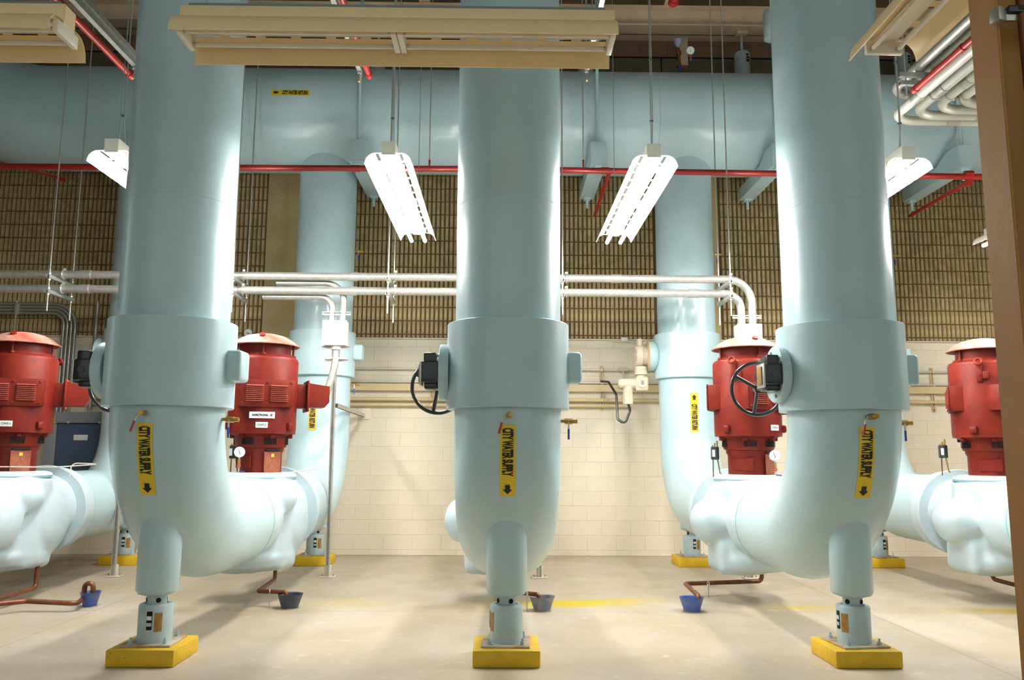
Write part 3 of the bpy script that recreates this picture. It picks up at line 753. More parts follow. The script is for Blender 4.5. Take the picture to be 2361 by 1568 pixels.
PL = {-2: 'red motor pump cut by the left edge, in front of the blue cabinet', -1: 'red motor pump with white maker plate, right of the left supply pipe',
      0: 'red motor pump hidden behind the centre supply pipe', 1: 'red motor pump seen behind the right handwheel', 2: 'red motor pump at the right edge, cut by the tan column'}
pm0 = pump(-1); pm0['label'] = PL[-1]
PMP = {-1: pm0}
for i in (-2, 0, 1, 2): PMP[i] = dup(pm0, (LX[i], YP, 0), PL[i])
for i in PMP:
    o3 = Vector((LX[i], YP, 0)); d = pdir(0)
    ad = -6 if i in (-2, -1) else 10
    d = pdir(ad); plate_text(PMP[i], o3+d*.330+Vector((0, 0, 1.668)), d, .112, .055, 'CWP-%d' % (i+3), .082, .024, 'greyprint', 'number_plate')
d = pdir(-6); plate_text(pm0, Vector((LX[-1], YP, 0))+d*.331+Vector((0, 0, 1.762)), d, .235, .062, 'ARMSTRONG', .150, .022, 'print', 'maker_plate', True, -.02)

# gauges and switches on the pump casings
def gauge(p, label, face=(0.25, -1, 0), r=.048, stem=.16, grp='pressure gauges on the pumps'):
    p = Vector(p); f = Vector(face).normalized(); t = thing('pressure_gauge', label, 'gauge', p, grp)
    c = p+Vector((0, 0, stem+r*.9))
    b = MB().lathe([(r, -.02), (r*1.06, .0), (r*1.06, .014), (r*.95, .018)], c, f, 28).build('gauge_body', 'white', t)
    MB().cyl(c+f*.0182, c+f*.0195, r*.9, n=28).build('dial_face', 'dial', b)
    MB().prism([(-.003, -r*.5), (.003, -r*.5), (.0015, r*.7), (-.0015, r*.7)], c+f*.0198, f.cross(Vector((0, 0, 1))), (.3*f.y, -.3*f.x, .95), f*.001).build('needle', 'print', b)
    MB().cyl(p, p+Vector((0, 0, stem)), .009, n=10).build('stem', 'galv', t)
    MB().cyl(p+Vector((0, 0, stem*.55)), p+Vector((0, 0, stem*.85)), .015, n=8).build('needle_valve', 'brass', t)
    MB().torus(p+Vector((0, 0, stem*.45))+f*.03, f, .014, .005, 14, 6).cyl(p+Vector((0, 0, stem*.45)), p+Vector((0, 0, stem*.45))+f*.03, .005, n=8).build('valve_knob', 'redh', t)
    MB().tube([p+Vector((0, 0, .02)), p+Vector((.06, -.01, .015))], .006, 8).build('isolator_lever', 'blueh', t)
    return t
def pswitch(p, label):
    p = Vector(p); t = thing('pressure_switch', label, 'switch', p, 'pressure switches on the pumps')
    b = MB().cbox(p+Vector((0, 0, .235)), (.075, .055, .13), .01).build('switch_body', 'black', t)
    MB().box(p+Vector((-.02, -.0285, .235)), (.03, .002, .07)).build('data_label', 'white', b)
    for dx in (-.022, .0, .024): MB().cyl(p+Vector((dx, 0, .30)), p+Vector((dx, 0, .335+dx)), .008, n=8).build('terminal_stud', 'brass', b)
    MB().tube([p+Vector((-.02, 0, .17)), p+Vector((-.022, 0, .0))], .006, 8).build('sensing_tube', 'copper', t)
    MB().tube([p+Vector((.025, 0, .17)), p+Vector((.045, 0, .04)), p+Vector((.06, .0, .03))], .007, 8, .02).build('drain_tube', 'brass', t)
    return t
gauge(at(550, 1092, YP-.25), 'white dial gauge beside the stand of the motor with the maker plate')
pswitch(at(536, 1098, YP+.0), 'black pressure switch left of the motor with the maker plate')
gauge(at(1788, 1100, YP-.25), 'white dial gauge right of the red motor behind the right handwheel', (-.3, -1, 0))
pswitch(at(1650, 1100, YP+.05), 'black pressure switch left of the red motor behind the right handwheel')
pswitch(at(2178, 1096, YP+.05), 'black pressure switch beside the red motor at the right edge')
t = thing('wall_gauge', 'round white gauge showing over the cap of the motor with the maker plate', 'gauge', at(573, 800, 11.2))
c = at(573, 768, 11.2)
MB().lathe([(.052, 0), (.056, .02), (.05, .03)], c, (.1, -1, 0), 28).build('gauge_body', 'white', t)
MB().cyl(c+Vector((0, -.03, 0)), c+Vector((0, -.032, 0)), .045, n=28).build('dial_face', 'dial', t)
MB().box(c+Vector((0, -.034, 0)), (.05, .001, .006), ry=.5).box(c+Vector((0, -.034, -.014)), (.05, .001, .006)).build('needle', 'print', t)
MB().tube([c+Vector((0, 0, -.05)), c+Vector((0, 0, -.45)), c+Vector((0, .30, -.45))], .012, 8, .03).build('stem', 'galv', t)
# small drip tubes on the casings
for (pts, lb) in (([at(500+60, 1092, 7.95), at(640, 1094, 7.9), at(735, 1080, 8.2)], 'thin pale tube across the casing of the motor with the maker plate'),
                  ([at(-40, 1076, 7.8), at(130, 1077, 8.0), at(238, 1070, 8.5), at(165, 1068, 8.4), at(161, 1100, 8.35)], 'thin pale tube looping over the casing at far left')):
    tag(MB().tube(pts, .006, 8, .05).build('drip_tube', 'paleconduit'), lb, 'tube')

# ================================================================== DRAINS
def funnel(p, label, mt, w_=.15):
    p = Vector((p[0], p[1], 0)); t = thing('floor_funnel', label, 'funnel', p, 'floor drain funnels'); n = 28
    def ring(a, b, z, k): return [p+Vector((a*math.cos(2*PI*j/n), b*math.sin(2*PI*j/n), z)) for j in range(n)]
    rs = [ring(w_*.62, .075, 0, 0), ring(w_, .10, .125, 0), ring(w_*1.03, .103, .128, 0), ring(w_*.95, .092, .122, 0), ring(w_*.58, .068, .012, 0)]
    vs = [q for r_ in rs for q in r_]; fs = []
    for i in range(len(rs)-1):
        for j in range(n): fs.append((i*n+j, i*n+(j+1) % n, (i+1)*n+(j+1) % n, (i+1)*n+j))
    fs.append(tuple(range(4*n, 5*n)))
    MB().add(vs, fs).build('cup', mt, t)
    MB().lathe([(w_*.7, 0), (w_*.72, .004), (w_*.5, .005)], p+Vector((0, 0, .0005)), (0, 0, 1), 24).build('grout_ring', 'grout', t)
    return t
funnel(at(207, 1397, Z=0), 'worn blue funnel on the floor at the far left, pipe hooking in', 'cupb', .085)
funnel(at(668, 1402, Z=0), 'dark slate funnel on the floor right of the left supply elbow', 'cupd', .115)
funnel(at(1250, 1408, Z=0), 'grey blue funnel on the floor beside the yellow stain', 'cupw', .115)
funnel(at(1595, 1410, Z=0), 'bright blue funnel on the floor between the centre and right pipes', 'cupb', .11)
def drain(pts, label, r=.022, clips=()):
    t = thing('drain_pipe', label, 'pipe', (pts[0][0], pts[0][1], 0), 'copper drains under the pumps')
    MB().tube(pts, r, 12, .05).build('copper_run', 'copper', t)
    MB().cyl(Vector(pts[0])+Vector((0, 0, .0)), Vector(pts[0])+Vector((0, 0, -.045)), r*1.35, n=10).build('union', 'grey', t)
    for c in clips:
        c = Vector(c); MB().cyl((c.x, c.y, 0), (c.x, c.y, c.z), .006, n=8).build('stake', 'galv', t)
        MB().torus(c, (1, .2, 0), r+.004, .005, 16, 6).build('clip', 'galv', t)
    return t
V = lambda p, z: Vector((p[0], p[1], z))
f1, f2, f3, f4 = at(207, 1397, Z=0), at(668, 1402, Z=0), at(1250, 1408, Z=0), at(1595, 1410, Z=0)
a = at(83, 1350, Z=.12)
drain([V(a, .36), V(a, .10), V(at(-60, 1398, Z=.10), .10), V(at(60, 1386, Z=.09), .09), V(at(178, 1392, Z=.07), .07), V(f1, .07)+Vector((-.07, .02, 0)), V(f1, .20)+Vector((-.07, .02, 0)), V(f1, .20)+Vector((.02, 0, 0)), V(f1, .10)+Vector((.02, 0, 0))], 'rusty copper drain pipe running to the far left funnel')
a = at(634, 1338, Z=.12)
drain([V(a, .36), V(a, .13), V(at(595, 1363, Z=.13), .13), V(at(660, 1368, Z=.13), .14), V(at(660, 1368, Z=.13), .09)], 'copper drain pipe dropping behind the left supply elbow to the slate funnel', .02, [V(at(622, 1366, Z=.13), .135)])
a = at(1757, 1340, Z=.12)
drain([V(a, .36), V(a, .12), V(at(1580, 1346, Z=.13), .13), V(at(1610, 1376, Z=.13), .14), V(at(1610, 1376, Z=.13), .08)], 'long copper drain pipe running to the bright blue funnel', .022, [V(at(1633, 1346, Z=.13), .125), V(at(1600, 1366, Z=.13), .135)])
a = at(2289, 1335, Z=.12)
drain([V(a, .36), V(a, .12), V(at(2390, 1362, Z=.12), .12)], 'copper drain pipe at the right edge beside the tan column')
drain([V((LX[0]-.1, 8.1), .36), V((LX[0]-.1, 8.1), .14), V((LX[0]+.02, 7.75), .14), V(at(1242, 1371, Z=.15), .15), V(at(1242, 1371, Z=.15), .10)], 'short copper drain elbow emptying into the grey blue funnel', .02, [V(at(1215, 1370, Z=.15), .15)])

# ================================================================== POSTS, JUNCTION BOXES, CONDUITS
YC = 9.45
def channel(mb, p0, p1, w_=.041, h=.041, up=Vector((0, 0, 1)), t=.004):
    """slotted strut: a C section opening towards up"""
    p0 = Vector(p0); p1 = Vector(p1); d = p1-p0; s = d.cross(up).normalized(); a = w_/2
    poly = [(-a, 0), (a, 0), (a, h), (a-.010, h), (a-.010, h-t), (a-t, h-t), (a-t, t), (-a+t, t), (-a+t, h-t), (-a+.010, h-t), (-a+.010, h), (-a, h)]
    return mb.prism(poly, p0, s, up, d)
def post(x, y, label, brace=True, top=2.70):
    t = thing('strut_post', label, 'post', (x, y, 0), 'strut posts on the floor')
    p = MB(); channel(p, (x, y, .02), (x, y, top), .045, .045, Vector((0, -1, 0)))
    p.build('channel', 'galv', t)
    MB().cbox((x, y, .008), (.17, .13, .014), .003).build('foot_plate', 'paleconduit', t)
    MB().cbox((x, y+.005, .075), (.075, .035, .12), .004).build('foot_socket', 'paleconduit', t)
    for dx in (-.065, .065): MB().cyl((x+dx, y, .014), (x+dx, y, .032), .009, n=6).build('anchor_bolt', 'brass', t)
    if brace:
        q0 = at(782, 930, y); q1 = at(838, 954, YW-.05)
        b = MB(); channel(b, (x+.03, y, q0.z), q1, .045, .045, Vector((0, 0, -1))); b.build('brace', 'galv', t)
        MB().cbox((q1.x, YW-.03, q1.z), (.16, .012, .16), .003).build('wall_plate', 'cmu', t)
    return t
def jbox(x, y, z0, z1, label, w_=.29):
    t = thing('junction_box', label, 'junction box', (x, y, z0), 'white junction boxes')
    MB().cbox((x, y, (z0+z1)/2), (w_, .16, z1-z0), .006).build('box_body', 'emt', t)
    MB().cbox((x, y-.083, (z0+z1)/2), (w_+.008, .008, z1-z0+.008), .003).build('cover', 'white', t)
    for dz in (z1+.10, z0-.02):
        b = MB(); channel(b, (x-.17, y+.02, dz), (x+.17, y+.02, dz), .041, .03, Vector((0, -1, 0))); b.build('mounting_strut', 'galv', t)
    return t
for i, wh in ((-2, 'far left, in front of the back pad'), (-1, 'right of the left pump, braced to the wall'), (0, 'behind the centre supply pipe'), (1, 'under the right pump casing')):
    post(LX[i]+.405, 9.52, 'galvanised strut post '+wh, i == -1, 2.95 if i == -1 else 2.6)
bx = at(774, 770, YC)
jbox(bx.x, YC, at(774, 797, YC).z, at(774, 742, YC).z, 'white junction box in front of the back pipe, over the grey flexible conduit', .275)
bx2 = at(1724, 770, YC)
jbox(bx2.x, YC, at(1724, 800, YC).z, at(1724, 750, YC).z, 'white junction box rising behind the cap of the right motor', .285)
# flexible connection to the terminal box
o3 = Vector((LX[-1], YP, 0)); d = pdir(90)
ctop = Vector((bx.x+.01, YC, at(774, 797, YC).z))
t = thing('flexible_conduit', 'grey flexible conduit curving from the junction box to the red terminal box', 'conduit', ctop)
MB().tube([ctop, ctop+Vector((0, -.02, -.24)), ctop+Vector((-.02, -.35, -.62)), o3+d*.55+Vector((0, .02, 1.98))], .042, 14, .5, 10).build('hose', 'galv', t)
MB().cyl(ctop+Vector((0, 0, .0)), ctop+Vector((0, 0, -.05)), .060, n=16).build('connector', 'emt', t)
MB().cyl(ctop+Vector((0, 0, -.05)), ctop+Vector((0, -.004, -.13)), .047, n=14).build('black_band', 'grey', t)
b = MB(); channel(b, ctop+Vector((-.14, .06, -.17)), ctop+Vector((.14, .06, -.17)), .041, .03, Vector((0, -1, 0))); b.build('clamp_strut', 'galv', t)
MB().torus(ctop+Vector((0, -.012, -.155)), (0, 0, 1), .046, .008, 18, 6).build('clamp', 'emt', t)
# twin horizontal conduits
z1_, z2_ = at(800, 638, YC).z, at(800, 671, YC).z
def conduit(name, pts, r, mtl, label, fil=.3, coup=(), grp=None, cmat='galv', n=14):
    t = thing(name, label, 'conduit', pts[0], grp)
    MB().tube(pts, r, n, fil, 10).build('conduit_run', mtl, t)
    for c, ax in coup: MB().cyl(Vector(c)-Vector(ax)*.06, Vector(c)+Vector(ax)*.06, r*1.14, n=n).build('coupling', cmat, t)
    return t
xr = bx2.x
cu = [(at(px, 638, YC).x) for px in (200, 815, 1420)]
conduit('level_conduit', [(-8, YC, z1_), (xr+.06, YC, z1_), (xr+.06, YC, at(1724, 752, YC).z)], .048, 'galv', 'upper of the two level conduits, bending down to the box over the right motor', .42, [((c, YC, z1_), (1, 0, 0)) for c in cu], 'twin level conduits')
cu = [(at(px, 671, YC).x) for px in (195, 812, 1600)]
conduit('level_conduit', [(-8, YC, z2_), (xr-.07, YC, z2_), (xr-.07, YC, at(1724, 752, YC).z)], .048, 'galv', 'lower of the two level conduits, bending down to the box over the right motor', .36, [((c, YC, z2_), (1, 0, 0)) for c in cu], 'twin level conduits')
zt = at(774, 744, YC).z
conduit('drop_conduit', [(bx.x-.75, YC+.10, z1_-.06), (bx.x+.075, YC+.10, z1_-.06), (bx.x+.075, YC, zt)], .038, 'galv', 'thin conduit drooping from the upper level conduit to the left junction box', .30)
conduit('drop_conduit', [(bx.x-.9, YC+.08, z2_-.06), (bx.x-.055, YC+.08, z2_-.06), (bx.x-.055, YC, zt)], .038, 'galv', 'thin conduit drooping from the lower level conduit to the left junction box', .36)
# trapeze supports: two struts on two rods
def trapeze(px, label):
    x = at(px, 640, 9.25).x; t = thing('trapeze_hanger', label, 'hanger', (x, YC, z2_), 'trapeze hangers for the twin conduits')
    for zc in (z1_, z2_):
        b = MB(); channel(b, (x, 9.22, zc-.09), (x, 9.80, zc-.09), .041, .041); b.build('strut', 'strut', t)
        MB().torus((x+.06, YC, zc), (1, 0, 0), .054, .008, 18, 6).build('pipe_clamp', 'galv', t)
        MB().cbox((x+.06, YC, zc+.064), (.035, .03, .03), .005).build('clamp_screw', 'galv', t)
    for y in (9.26, 9.76):
        MB().cyl((x, y, z2_-.30 if y < 9.5 else z2_-.33), (x, y, ZC-.03), .0085, n=8).build('threaded_rod', 'galv', t)
        for zc in (z1_, z2_):
            MB().cyl((x, y, zc-.11), (x, y, zc-.095), .018, n=6).cyl((x, y, zc-.04), (x, y, zc-.025), .018, n=6).build('nut', 'galv', t)
    return t
for px, lb in ((113, 'left of the left supply pipe'), (537, 'just right of the left supply pipe'), (895, 'between the lit lamp and the centre pipe'), (1297, 'at the right edge of the centre pipe'), (1684, 'beside the bends over the right motor')):
    trapeze(px, 'double strut hanger '+lb)

# grey conduits down the wall at left
for k in range(4):
    xk = at(168-9*k, 800, 11.38).x; zk = at(100, 700+7*k, 11.38).z
    conduit('wall_conduit', [(XL+.2, 11.40-.0*k, zk), (xk, 11.40, zk), (xk, 11.40, 1.95)], .022, 'darkconduit', ['grey wall conduit with the widest bend, rightmost of four at far left', 'grey wall conduit, second from the right of four at far left', 'grey wall conduit, third from the right of four at far left', 'grey wall conduit with the lowest bend, leftmost of four at far left'][k], .32-.05*k, (), 'four bent conduits at far left')
xk = at(224, 720, 11.42).x
conduit('wall_conduit', [(xk, 11.42, at(224, 695, 11.42).z), (xk, 11.42, 2.0)], .03, 'darkconduit', 'single straight grey wall conduit between the four bends and the left pipe', 0)
t = thing('conduit_rod', 'thin rod with a clip on the bent conduits above the left motor', 'hanger', at(38, 780, 11.36))
p = at(38, 700, 11.34); MB().cyl((p.x, 11.35, 2.6), (p.x, 11.35, at(38, 693, 11.34).z), .01, n=8).build('rod', 'galv', t)
MB().cbox((p.x, 11.36, at(38, 712, 11.34).z), (.05, .05, .16), .006).build('clip', 'strut', t)

# cabinet
p0 = at(132, 975, 11.1); p1 = at(262, 975, 11.1)
t = thing('electrical_cabinet', 'slate blue cabinet with grey top, at the wall behind the left motor', 'cabinet', ((p0.x+p1.x)/2, 11.5, .6))
xm = (p0.x+p1.x)/2; wd = p1.x-p0.x
MB().cbox((xm, 11.30, 1.19), (wd, .40, 1.18), .012).build('cabinet_body', 'cabinet', t)
MB().cbox((xm-.0, 11.295, 1.865), (wd+.06, .41, .15), .008).build('cabinet_top', 'grey', t)
MB().box((xm, 11.12, 1.785), (wd+.02, .02, .02)).build('top_gap', 'hole', t)
MB().cbox((xm-wd/2-.09, 11.31, 1.19), (.16, .37, 1.19), .01).build('side_frame', 'grey', t)
q = at(186, 1009, 11.095); MB().cbox((q.x, 11.094, q.z), (.19, .006, .075), .002).build('notice_plate', 'white', t)
for px in (158, 230): q = at(px, 976, 11.1); MB().cyl((q.x, 11.1, 1.80), (q.x, 11.085, 1.80), .018, n=12).build('bolt_head', 'galv', t)
q = at(226, 1046, 11.095); MB().cyl((q.x, 11.1, q.z), (q.x, 11.085, q.z), .014, n=12).build('latch', 'galv', t)

# services on the painted wall
x0_, x1_ = XL+.05, XR_-.05
for zc, r_, mm, lb in ((2.60, .016, 'paleconduit', 'topmost thin level conduit on the cream block wall'), (2.41, .016, 'paleconduit', 'thin level conduit just above the wall trough'), (2.165, .026, 'wallpipe', 'upper of two thick cream pipes low on the block wall'), (2.085, .026, 'wallpipe', 'lower of two thick cream pipes low on the block wall')):
    x1q = at(1455, 934, 11.46).x if zc < 2.1 else x1_
    tag(MB().cyl((x0_, 11.455, zc), (x1q, 11.455, zc), r_, n=12).build('wall_pipe', mm), lb, 'pipe', 'level pipes on the block wall')
tag(MB().prism([(0, 0), (-.075, 0), (-.075, .10), (-.07, .10), (-.07, .012), (0, .012)], (x0_, YW-.026, 2.285), (0, 1, 0), (0, 0, 1), (x1_-x0_, 0, 0)).build('wall_trough', 'wallpipe'), 'cream metal trough running level along the block wall', 'trough')
for px in (1388, 995, 2152):
    x = at(px, 880, 11.44).x; b = MB(); channel(b, (x, 11.5, 2.03), (x, 11.5, 2.66), .041, .03, Vector((0, -1, 0)))
    t = thing('wall_strut', 'short upright strut carrying the wall pipes, '+('right of the centre pipe' if px == 1388 else 'left of the centre pipe' if px == 995 else 'between the right pipe and the right motor'), 'strut', (x, 11.5, 2.03), 'upright wall struts')
    b.build('channel', 'wallpipe', t)
    for zc in (2.60, 2.41, 2.165, 2.085): MB().cbox((x, 11.445, zc), (.03, .07, .05), .008).build('clamp', 'wallpipe', t)

# electric actuators on the return valves
def actuator(i, label):
    x = LX[i]-.53; y = YB; t = thing('valve_actuator', label, 'actuator', (x, y, 2.70), 'electric actuators on the return valves')
    MB().lathe([(.20, 0), (.20, .02), (.13, .03), (.13, .09), (.15, .10), (.15, .16), (.14, .18), (.05, .185)], (x+.02, y, 2.70), (-1, 0, 0), 32).build('gear_case', 'actu', t)
    MB().cyl((x-.1, y, 2.84), (x-.1, y, 2.93), .04, n=16).build('top_spigot', 'actu', t)
    for k in range(8):
        a = k*PI/4; MB().cyl((x-.14, y+.125*math.cos(a), 2.70+.125*math.sin(a)), (x-.175, y+.125*math.cos(a), 2.70+.125*math.sin(a)), .011, n=8).build('case_bolt', 'actu', t)
    MB().cyl((x-.09, y, 2.56), (x-.09, y, 2.45), .085, n=20).cyl((x-.09, y, 2.45), (x-.09, y, 2.40), .06, n=20).build('motor_barrel', 'actu', t)
    mbx = MB().cbox((x-.09, y, 2.325), (.17, .19, .19), .03, 3).build('control_box', 'actu', t)
    MB().cyl((x-.09, y-.09, 2.335), (x-.09, y-.11, 2.335), .062, n=24).build('cover_disc', 'actu', mbx)
    MB().cbox((x-.09, y-.112, 2.34), (.04, .004, .055), .001).build('emblem', 'greyprint', mbx)
    MB().cyl((x-.17, y-.02, 2.33), (x-.38, y-.02, 2.33), .068, n=20).cyl((x-.38, y-.02, 2.33), (x-.40, y-.02, 2.33), .058, n=20).build('limit_barrel', 'actu', t)
    MB().cyl((x-.27, y-.02, 2.30), (x-.27, y-.02, 2.12), .062, n=20).cyl((x-.27, y-.02, 2.20), (x-.27, y-.02, 2.06), .068, n=8).build('handle_barrel', 'actu', t)
    MB().tube([(x-.27, y-.02, 2.07), (x-.24, y-.0, 1.98), (x-.31, y+.0, 1.80), (x-.40, y+.05, 1.86), (x-.40, y+.15, 2.2), (x-.47, y+.4, 2.39), (x-.55, y+.55, 2.41)], .017, 10, .06).build('black_cable', 'black', t)
    return t
ac0 = actuator(1, 'beige electric actuator on the back pipe left of the right motor')
dup(ac0, (LX[-1]-.53, YB, 2.70), 'beige electric actuator hidden behind the motor with the maker plate')
t = thing('conduit_fitting', 'small cream conduit fitting with a switch box hanging on the wall pipe', 'fitting', at(1437, 855, 11.43))
q = at(1437, 852, 11.43)
MB().cbox(q, (.15, .06, .055), .02, 3).build('fitting_body', 'actu', t)
MB().cyl(q, q+Vector((0, 0, -.13)), .014, n=10).build('nipple', 'actu', t)
MB().cbox(q+Vector((.0, 0, -.21)), (.085, .05, .14), .005).build('switch_box', 'grey', t)
q = at(1440, 783, 11.45); t = thing('ledge_box', 'small pale box on the ledge above the block wall, left of the actuator', 'box', q)
MB().cbox(q+Vector((0, 0, 0)), (.10, .06, .055), .004).build('box_body', 'white', t)
MB().tube([at(1412, 786, 11.46), at(1440, 787, 11.45), at(1480, 788, 11.4), at(1500, 784, 11.2)], .008, 8, .1).build('lead', 'emt', t)

# ================================================================== SPRINKLER PIPES
def redpipe(pts, r, label, fit=(), grp='red sprinkler pipes', fil=.03):
    t = thing('sprinkler_pipe', label, 'pipe', pts[0], grp)
    MB().tube(pts, r, 14, fil).build('pipe_run', 'sprink', t)
    for c, ax, rr, hl_ in fit: MB().cyl(Vector(c)-Vector(ax)*hl_, Vector(c)+Vector(ax)*hl_, rr, n=14).build('fitting', 'sprink', t)
    return t
zm = 4.835; ym = 9.45
redpipe([(XL+.1, ym, at(0, 386, ym).z), (at(1150, 390, ym).x, ym, at(1150, 390, ym).z), (XR_-.1, ym, at(2361, 413, ym).z)], .037, 'long red sprinkler main running level under the header', [((at(px, 388, ym).x, ym, zm), (1, 0, 0), .043, .05) for px in (820, 1395, 2232)], fil=0)
redpipe([at(68, 390, ym), at(142, 412, 10.3)], .022, 'short red branch going back from the sprinkler main at far left', [(at(142, 413, 10.3), (1, 0, 0), .032, .04)])
redpipe([at(1405, 398, ym), at(1372, 496, 10.9)], .024, 'red branch angling back beside the lit lamp right of centre', [(at(1390, 440, 9.9), (0, 0, 1), .03, .03)])
redpipe([at(2240, 415, ym), at(2098, 498, 10.9)], .024, 'red branch angling back at right, under the boxed hanger beam', [(at(2205, 437, 9.8), (0, 1, 0), .032, .03), (at(2232, 420, 9.5), (0, 0, 1), .034, .05)])
redpipe([at(545, 392, ym), at(552, 416, 10.3)], .024, 'tiny stub of red pipe showing at the right edge of the left pipe')
# pipes that run front to back overhead: same height, direction of the room
def depth_line(px, py, Y, y0): p = at(px, py, Y); return [Vector((p.x, y0, p.z)), p]
l = depth_line(302, 174, 6.9, 2.2); redpipe(l+[l[1]+Vector((.05, 0, .02))], .030, 'red pipe running front to back overhead at the top left', [(l[1]+Vector((0, -.02, 0)), (0, 1, 0), .038, .035), (l[1]+Vector((0, -2.2, 0)), (0, 1, 0), .038, .06)])
l = depth_line(851, 175, 7.2, 2.2); redpipe(l, .028, 'red pipe running front to back overhead, left of the centre pipe', [(l[1]+Vector((0, -.03, 0)), (0, 1, 0), .034, .03), (l[1]+Vector((0, -.4, 0)), (0, 1, 0), .033, .03)])
l = depth_line(1552, 6, 9.0, 3.0); redpipe(l, .05, 'red pipe end at the very top edge, right of the hanging cable', [(l[1]+Vector((0, -.03, 0)), (0, 1, 0), .062, .04)])
l = depth_line(2108, 208, 6.75, 2.2); redpipe(l, .028, 'red pipe beside the white conduit bends at the top right', [(l[1]+Vector((0, -.02, 0)), (0, 1, 0), .034, .025), (l[1]+Vector((0, -.75, 0)), (0, 1, 0), .034, .03)])
for px, lb in ((990, 'left of the centre pipe'), (1345, 'right of the centre pipe'), (415, 'hidden behind the left pipe'), (1860, 'behind the right pipe')):
    p = at(px, 385, ym); t = thing('pipe_hanger', 'thin rod hanging the red sprinkler main, '+lb, 'hanger', (p.x, ym, p.z), 'rods for the sprinkler main')
    MB().cyl((p.x, ym, p.z+.03), (p.x, ym, ZC-.02), .007, n=8).build('rod', 'galv', t)
    MB().torus((p.x, ym, p.z), (1, 0, 0), .042, .006, 18, 6).cyl((p.x, ym, p.z+.03), (p.x, ym, p.z+.09), .012, n=8).build('ring', 'sprink', t)

# overhead strut racks running front to back
def rack(px, py, Y, label, n=2, y0=2.0, rods=(0.0, -2.4)):
    p = at(px, py, Y); t = thing('strut_rack', label, 'strut', p, 'overhead strut rails')
    for k in range(n):
        b = MB(); channel(b, (p.x, y0, p.z+k*.075), (p.x, p.y, p.z+k*.075), .041, .041); b.build('rail', 'strut', t)
    MB().cbox((p.x, (y0+p.y)/2, p.z+.06), (.012, p.y-y0-.02, .075), .002).build('web_plate', 'galv', t)
    for dy in rods:
        MB().cyl((p.x, p.y-.03+dy, p.z-.10), (p.x, p.y-.03+dy, ZC-.02), .008, n=8).cyl((p.x, p.y-.03+dy, p.z-.02), (p.x, p.y-.03+dy, p.z), .02, n=6).build('threaded_rod', 'galv', t)
        MB().cyl((p.x, p.y-.03+dy, p.z-.105), (p.x, p.y-.03+dy, p.z-.09), .011, n=8).build('rod_cap', 'yellow', t)
rack(315, 158, 6.5, 'silver strut rail running front to back at the top left')
rack(830, 168, 7.2, 'silver strut rail running front to back, left of the centre pipe')
rack(1352, 166, 7.2, 'silver strut rail running front to back, right of the centre pipe')

# header hangers: lagged cross beams, rods and spring cans
def hbeam(x, label):
    t = thing('header_hanger', label, 'hanger', (x, YB, 5.0), 'lagged hanger beams under the header')
    zt_ = ZH-RH+.03
    MB().prism([(9.78, zt_-.21), (11.24, zt_-.21), (11.24, zt_-.03), (10.3, zt_-.03), (10.05, zt_+.08), (9.78, zt_+.08)], (x-.10, 0, 0), (0, 1, 0), (0, 0, 1), (.20, 0, 0)).build('lagged_beam', 'pipe', t)
    MB().cyl((x, 9.86, zt_-.36), (x, 9.86, 7.0), .022, n=10).build('front_rod', 'pipe', t)
    MB().cyl((x, 11.18, zt_-.36), (x, 11.18, zt_-.2), .022, n=10).cyl((x, 11.18, zt_-.1), (x, 11.18, 7.0), .022, n=10).build('rear_rod', 'pipe', t)
    for y in (9.86, 11.18): MB().cbox((x, y, zt_-.225), (.10, .10, .03), .006).build('washer_plate', 'pipe', t)
    for y, z0, zr in ((9.86, 6.80, ZC-.02), (11.18, 6.90, 7.62)):
        cn = MB().lathe([(.0, 0), (.11, 0), (.115, .01), (.115, .36), (.10, .39), (.03, .40)], (x, y, z0), (0, 0, 1), 32, False).build('spring_can', 'steelblue', t)
        MB().cyl((x, y, z0+.38), (x, y, zr), .02, n=10).build('upper_rod', 'steelblue', t)
        MB().box((x+.045, y-.105, z0+.27), (.035, .02, .12)).build('travel_window', 'hole', cn)
        for dz in (.25, .29): MB().box((x+.045, y-.116, z0+dz), (.03, .004, .012)).build('travel_scale', 'steelblue', cn)
        MB().box((x+.085, y-.085, z0+.24), (.04, .01, .11), rz=.7).build('data_plate', 'clear', cn)
    MB().cbox((x, 11.16, 7.59), (.16, .12, .05), .006).build('beam_clamp', 'beam', t)
    return t
hb0 = hbeam(-1.852, 'pale blue lagged hanger beam under the header, left of the lit lamp left of centre')
for x, lb in ((1.208, 'right of the centre pipe'), (3.52, 'at the left edge of the right pipe'), (5.9, 'at the far right beside the tan column'), (-4.6, 'behind the left supply pipe')):
    dup(hb0, (x, YB, 5.0), 'pale blue lagged hanger beam under the header, '+lb)

# vent and gauge on the header
t = thing('air_vent', 'grey air vent on a rusty riser on top of the header', 'vent', at(1565, 165, 10.45))
v0 = at(1566, 158, 10.45); v1 = at(1563, 92, 10.45)
MB().tube([at(1568, 172, 10.45), at(1564, 112, 10.45)], .022, 10).build('riser', 'copper', t)
for py in (122, 150): MB().cyl(at(1565, py+4, 10.45), at(1565, py-4, 10.45), .036, n=8).build('coupling', 'copper', t)
MB().lathe([(.015, 0), (.045, .04), (.06, .09), (.065, .10), (.065, .115), (.03, .14)], at(1564, 110, 10.45), (0, 0, 1), 20).build('vent_bowl', 'grey', t)
MB().tube([at(1566, 152, 10.45), at(1591, 153, 10.45), at(1592, 138, 10.45)], .014, 8, .03).build('gauge_branch', 'copper', t)
MB().cyl(at(1567, 166, 10.4), at(1567, 152, 10.4), .017, n=8).build('vent_lever', 'blueh', t)
gauge(at(1592, 140, 10.42), 'round white gauge high above the header, right of the air vent', (0, -1, -.2), .052, .10, None)

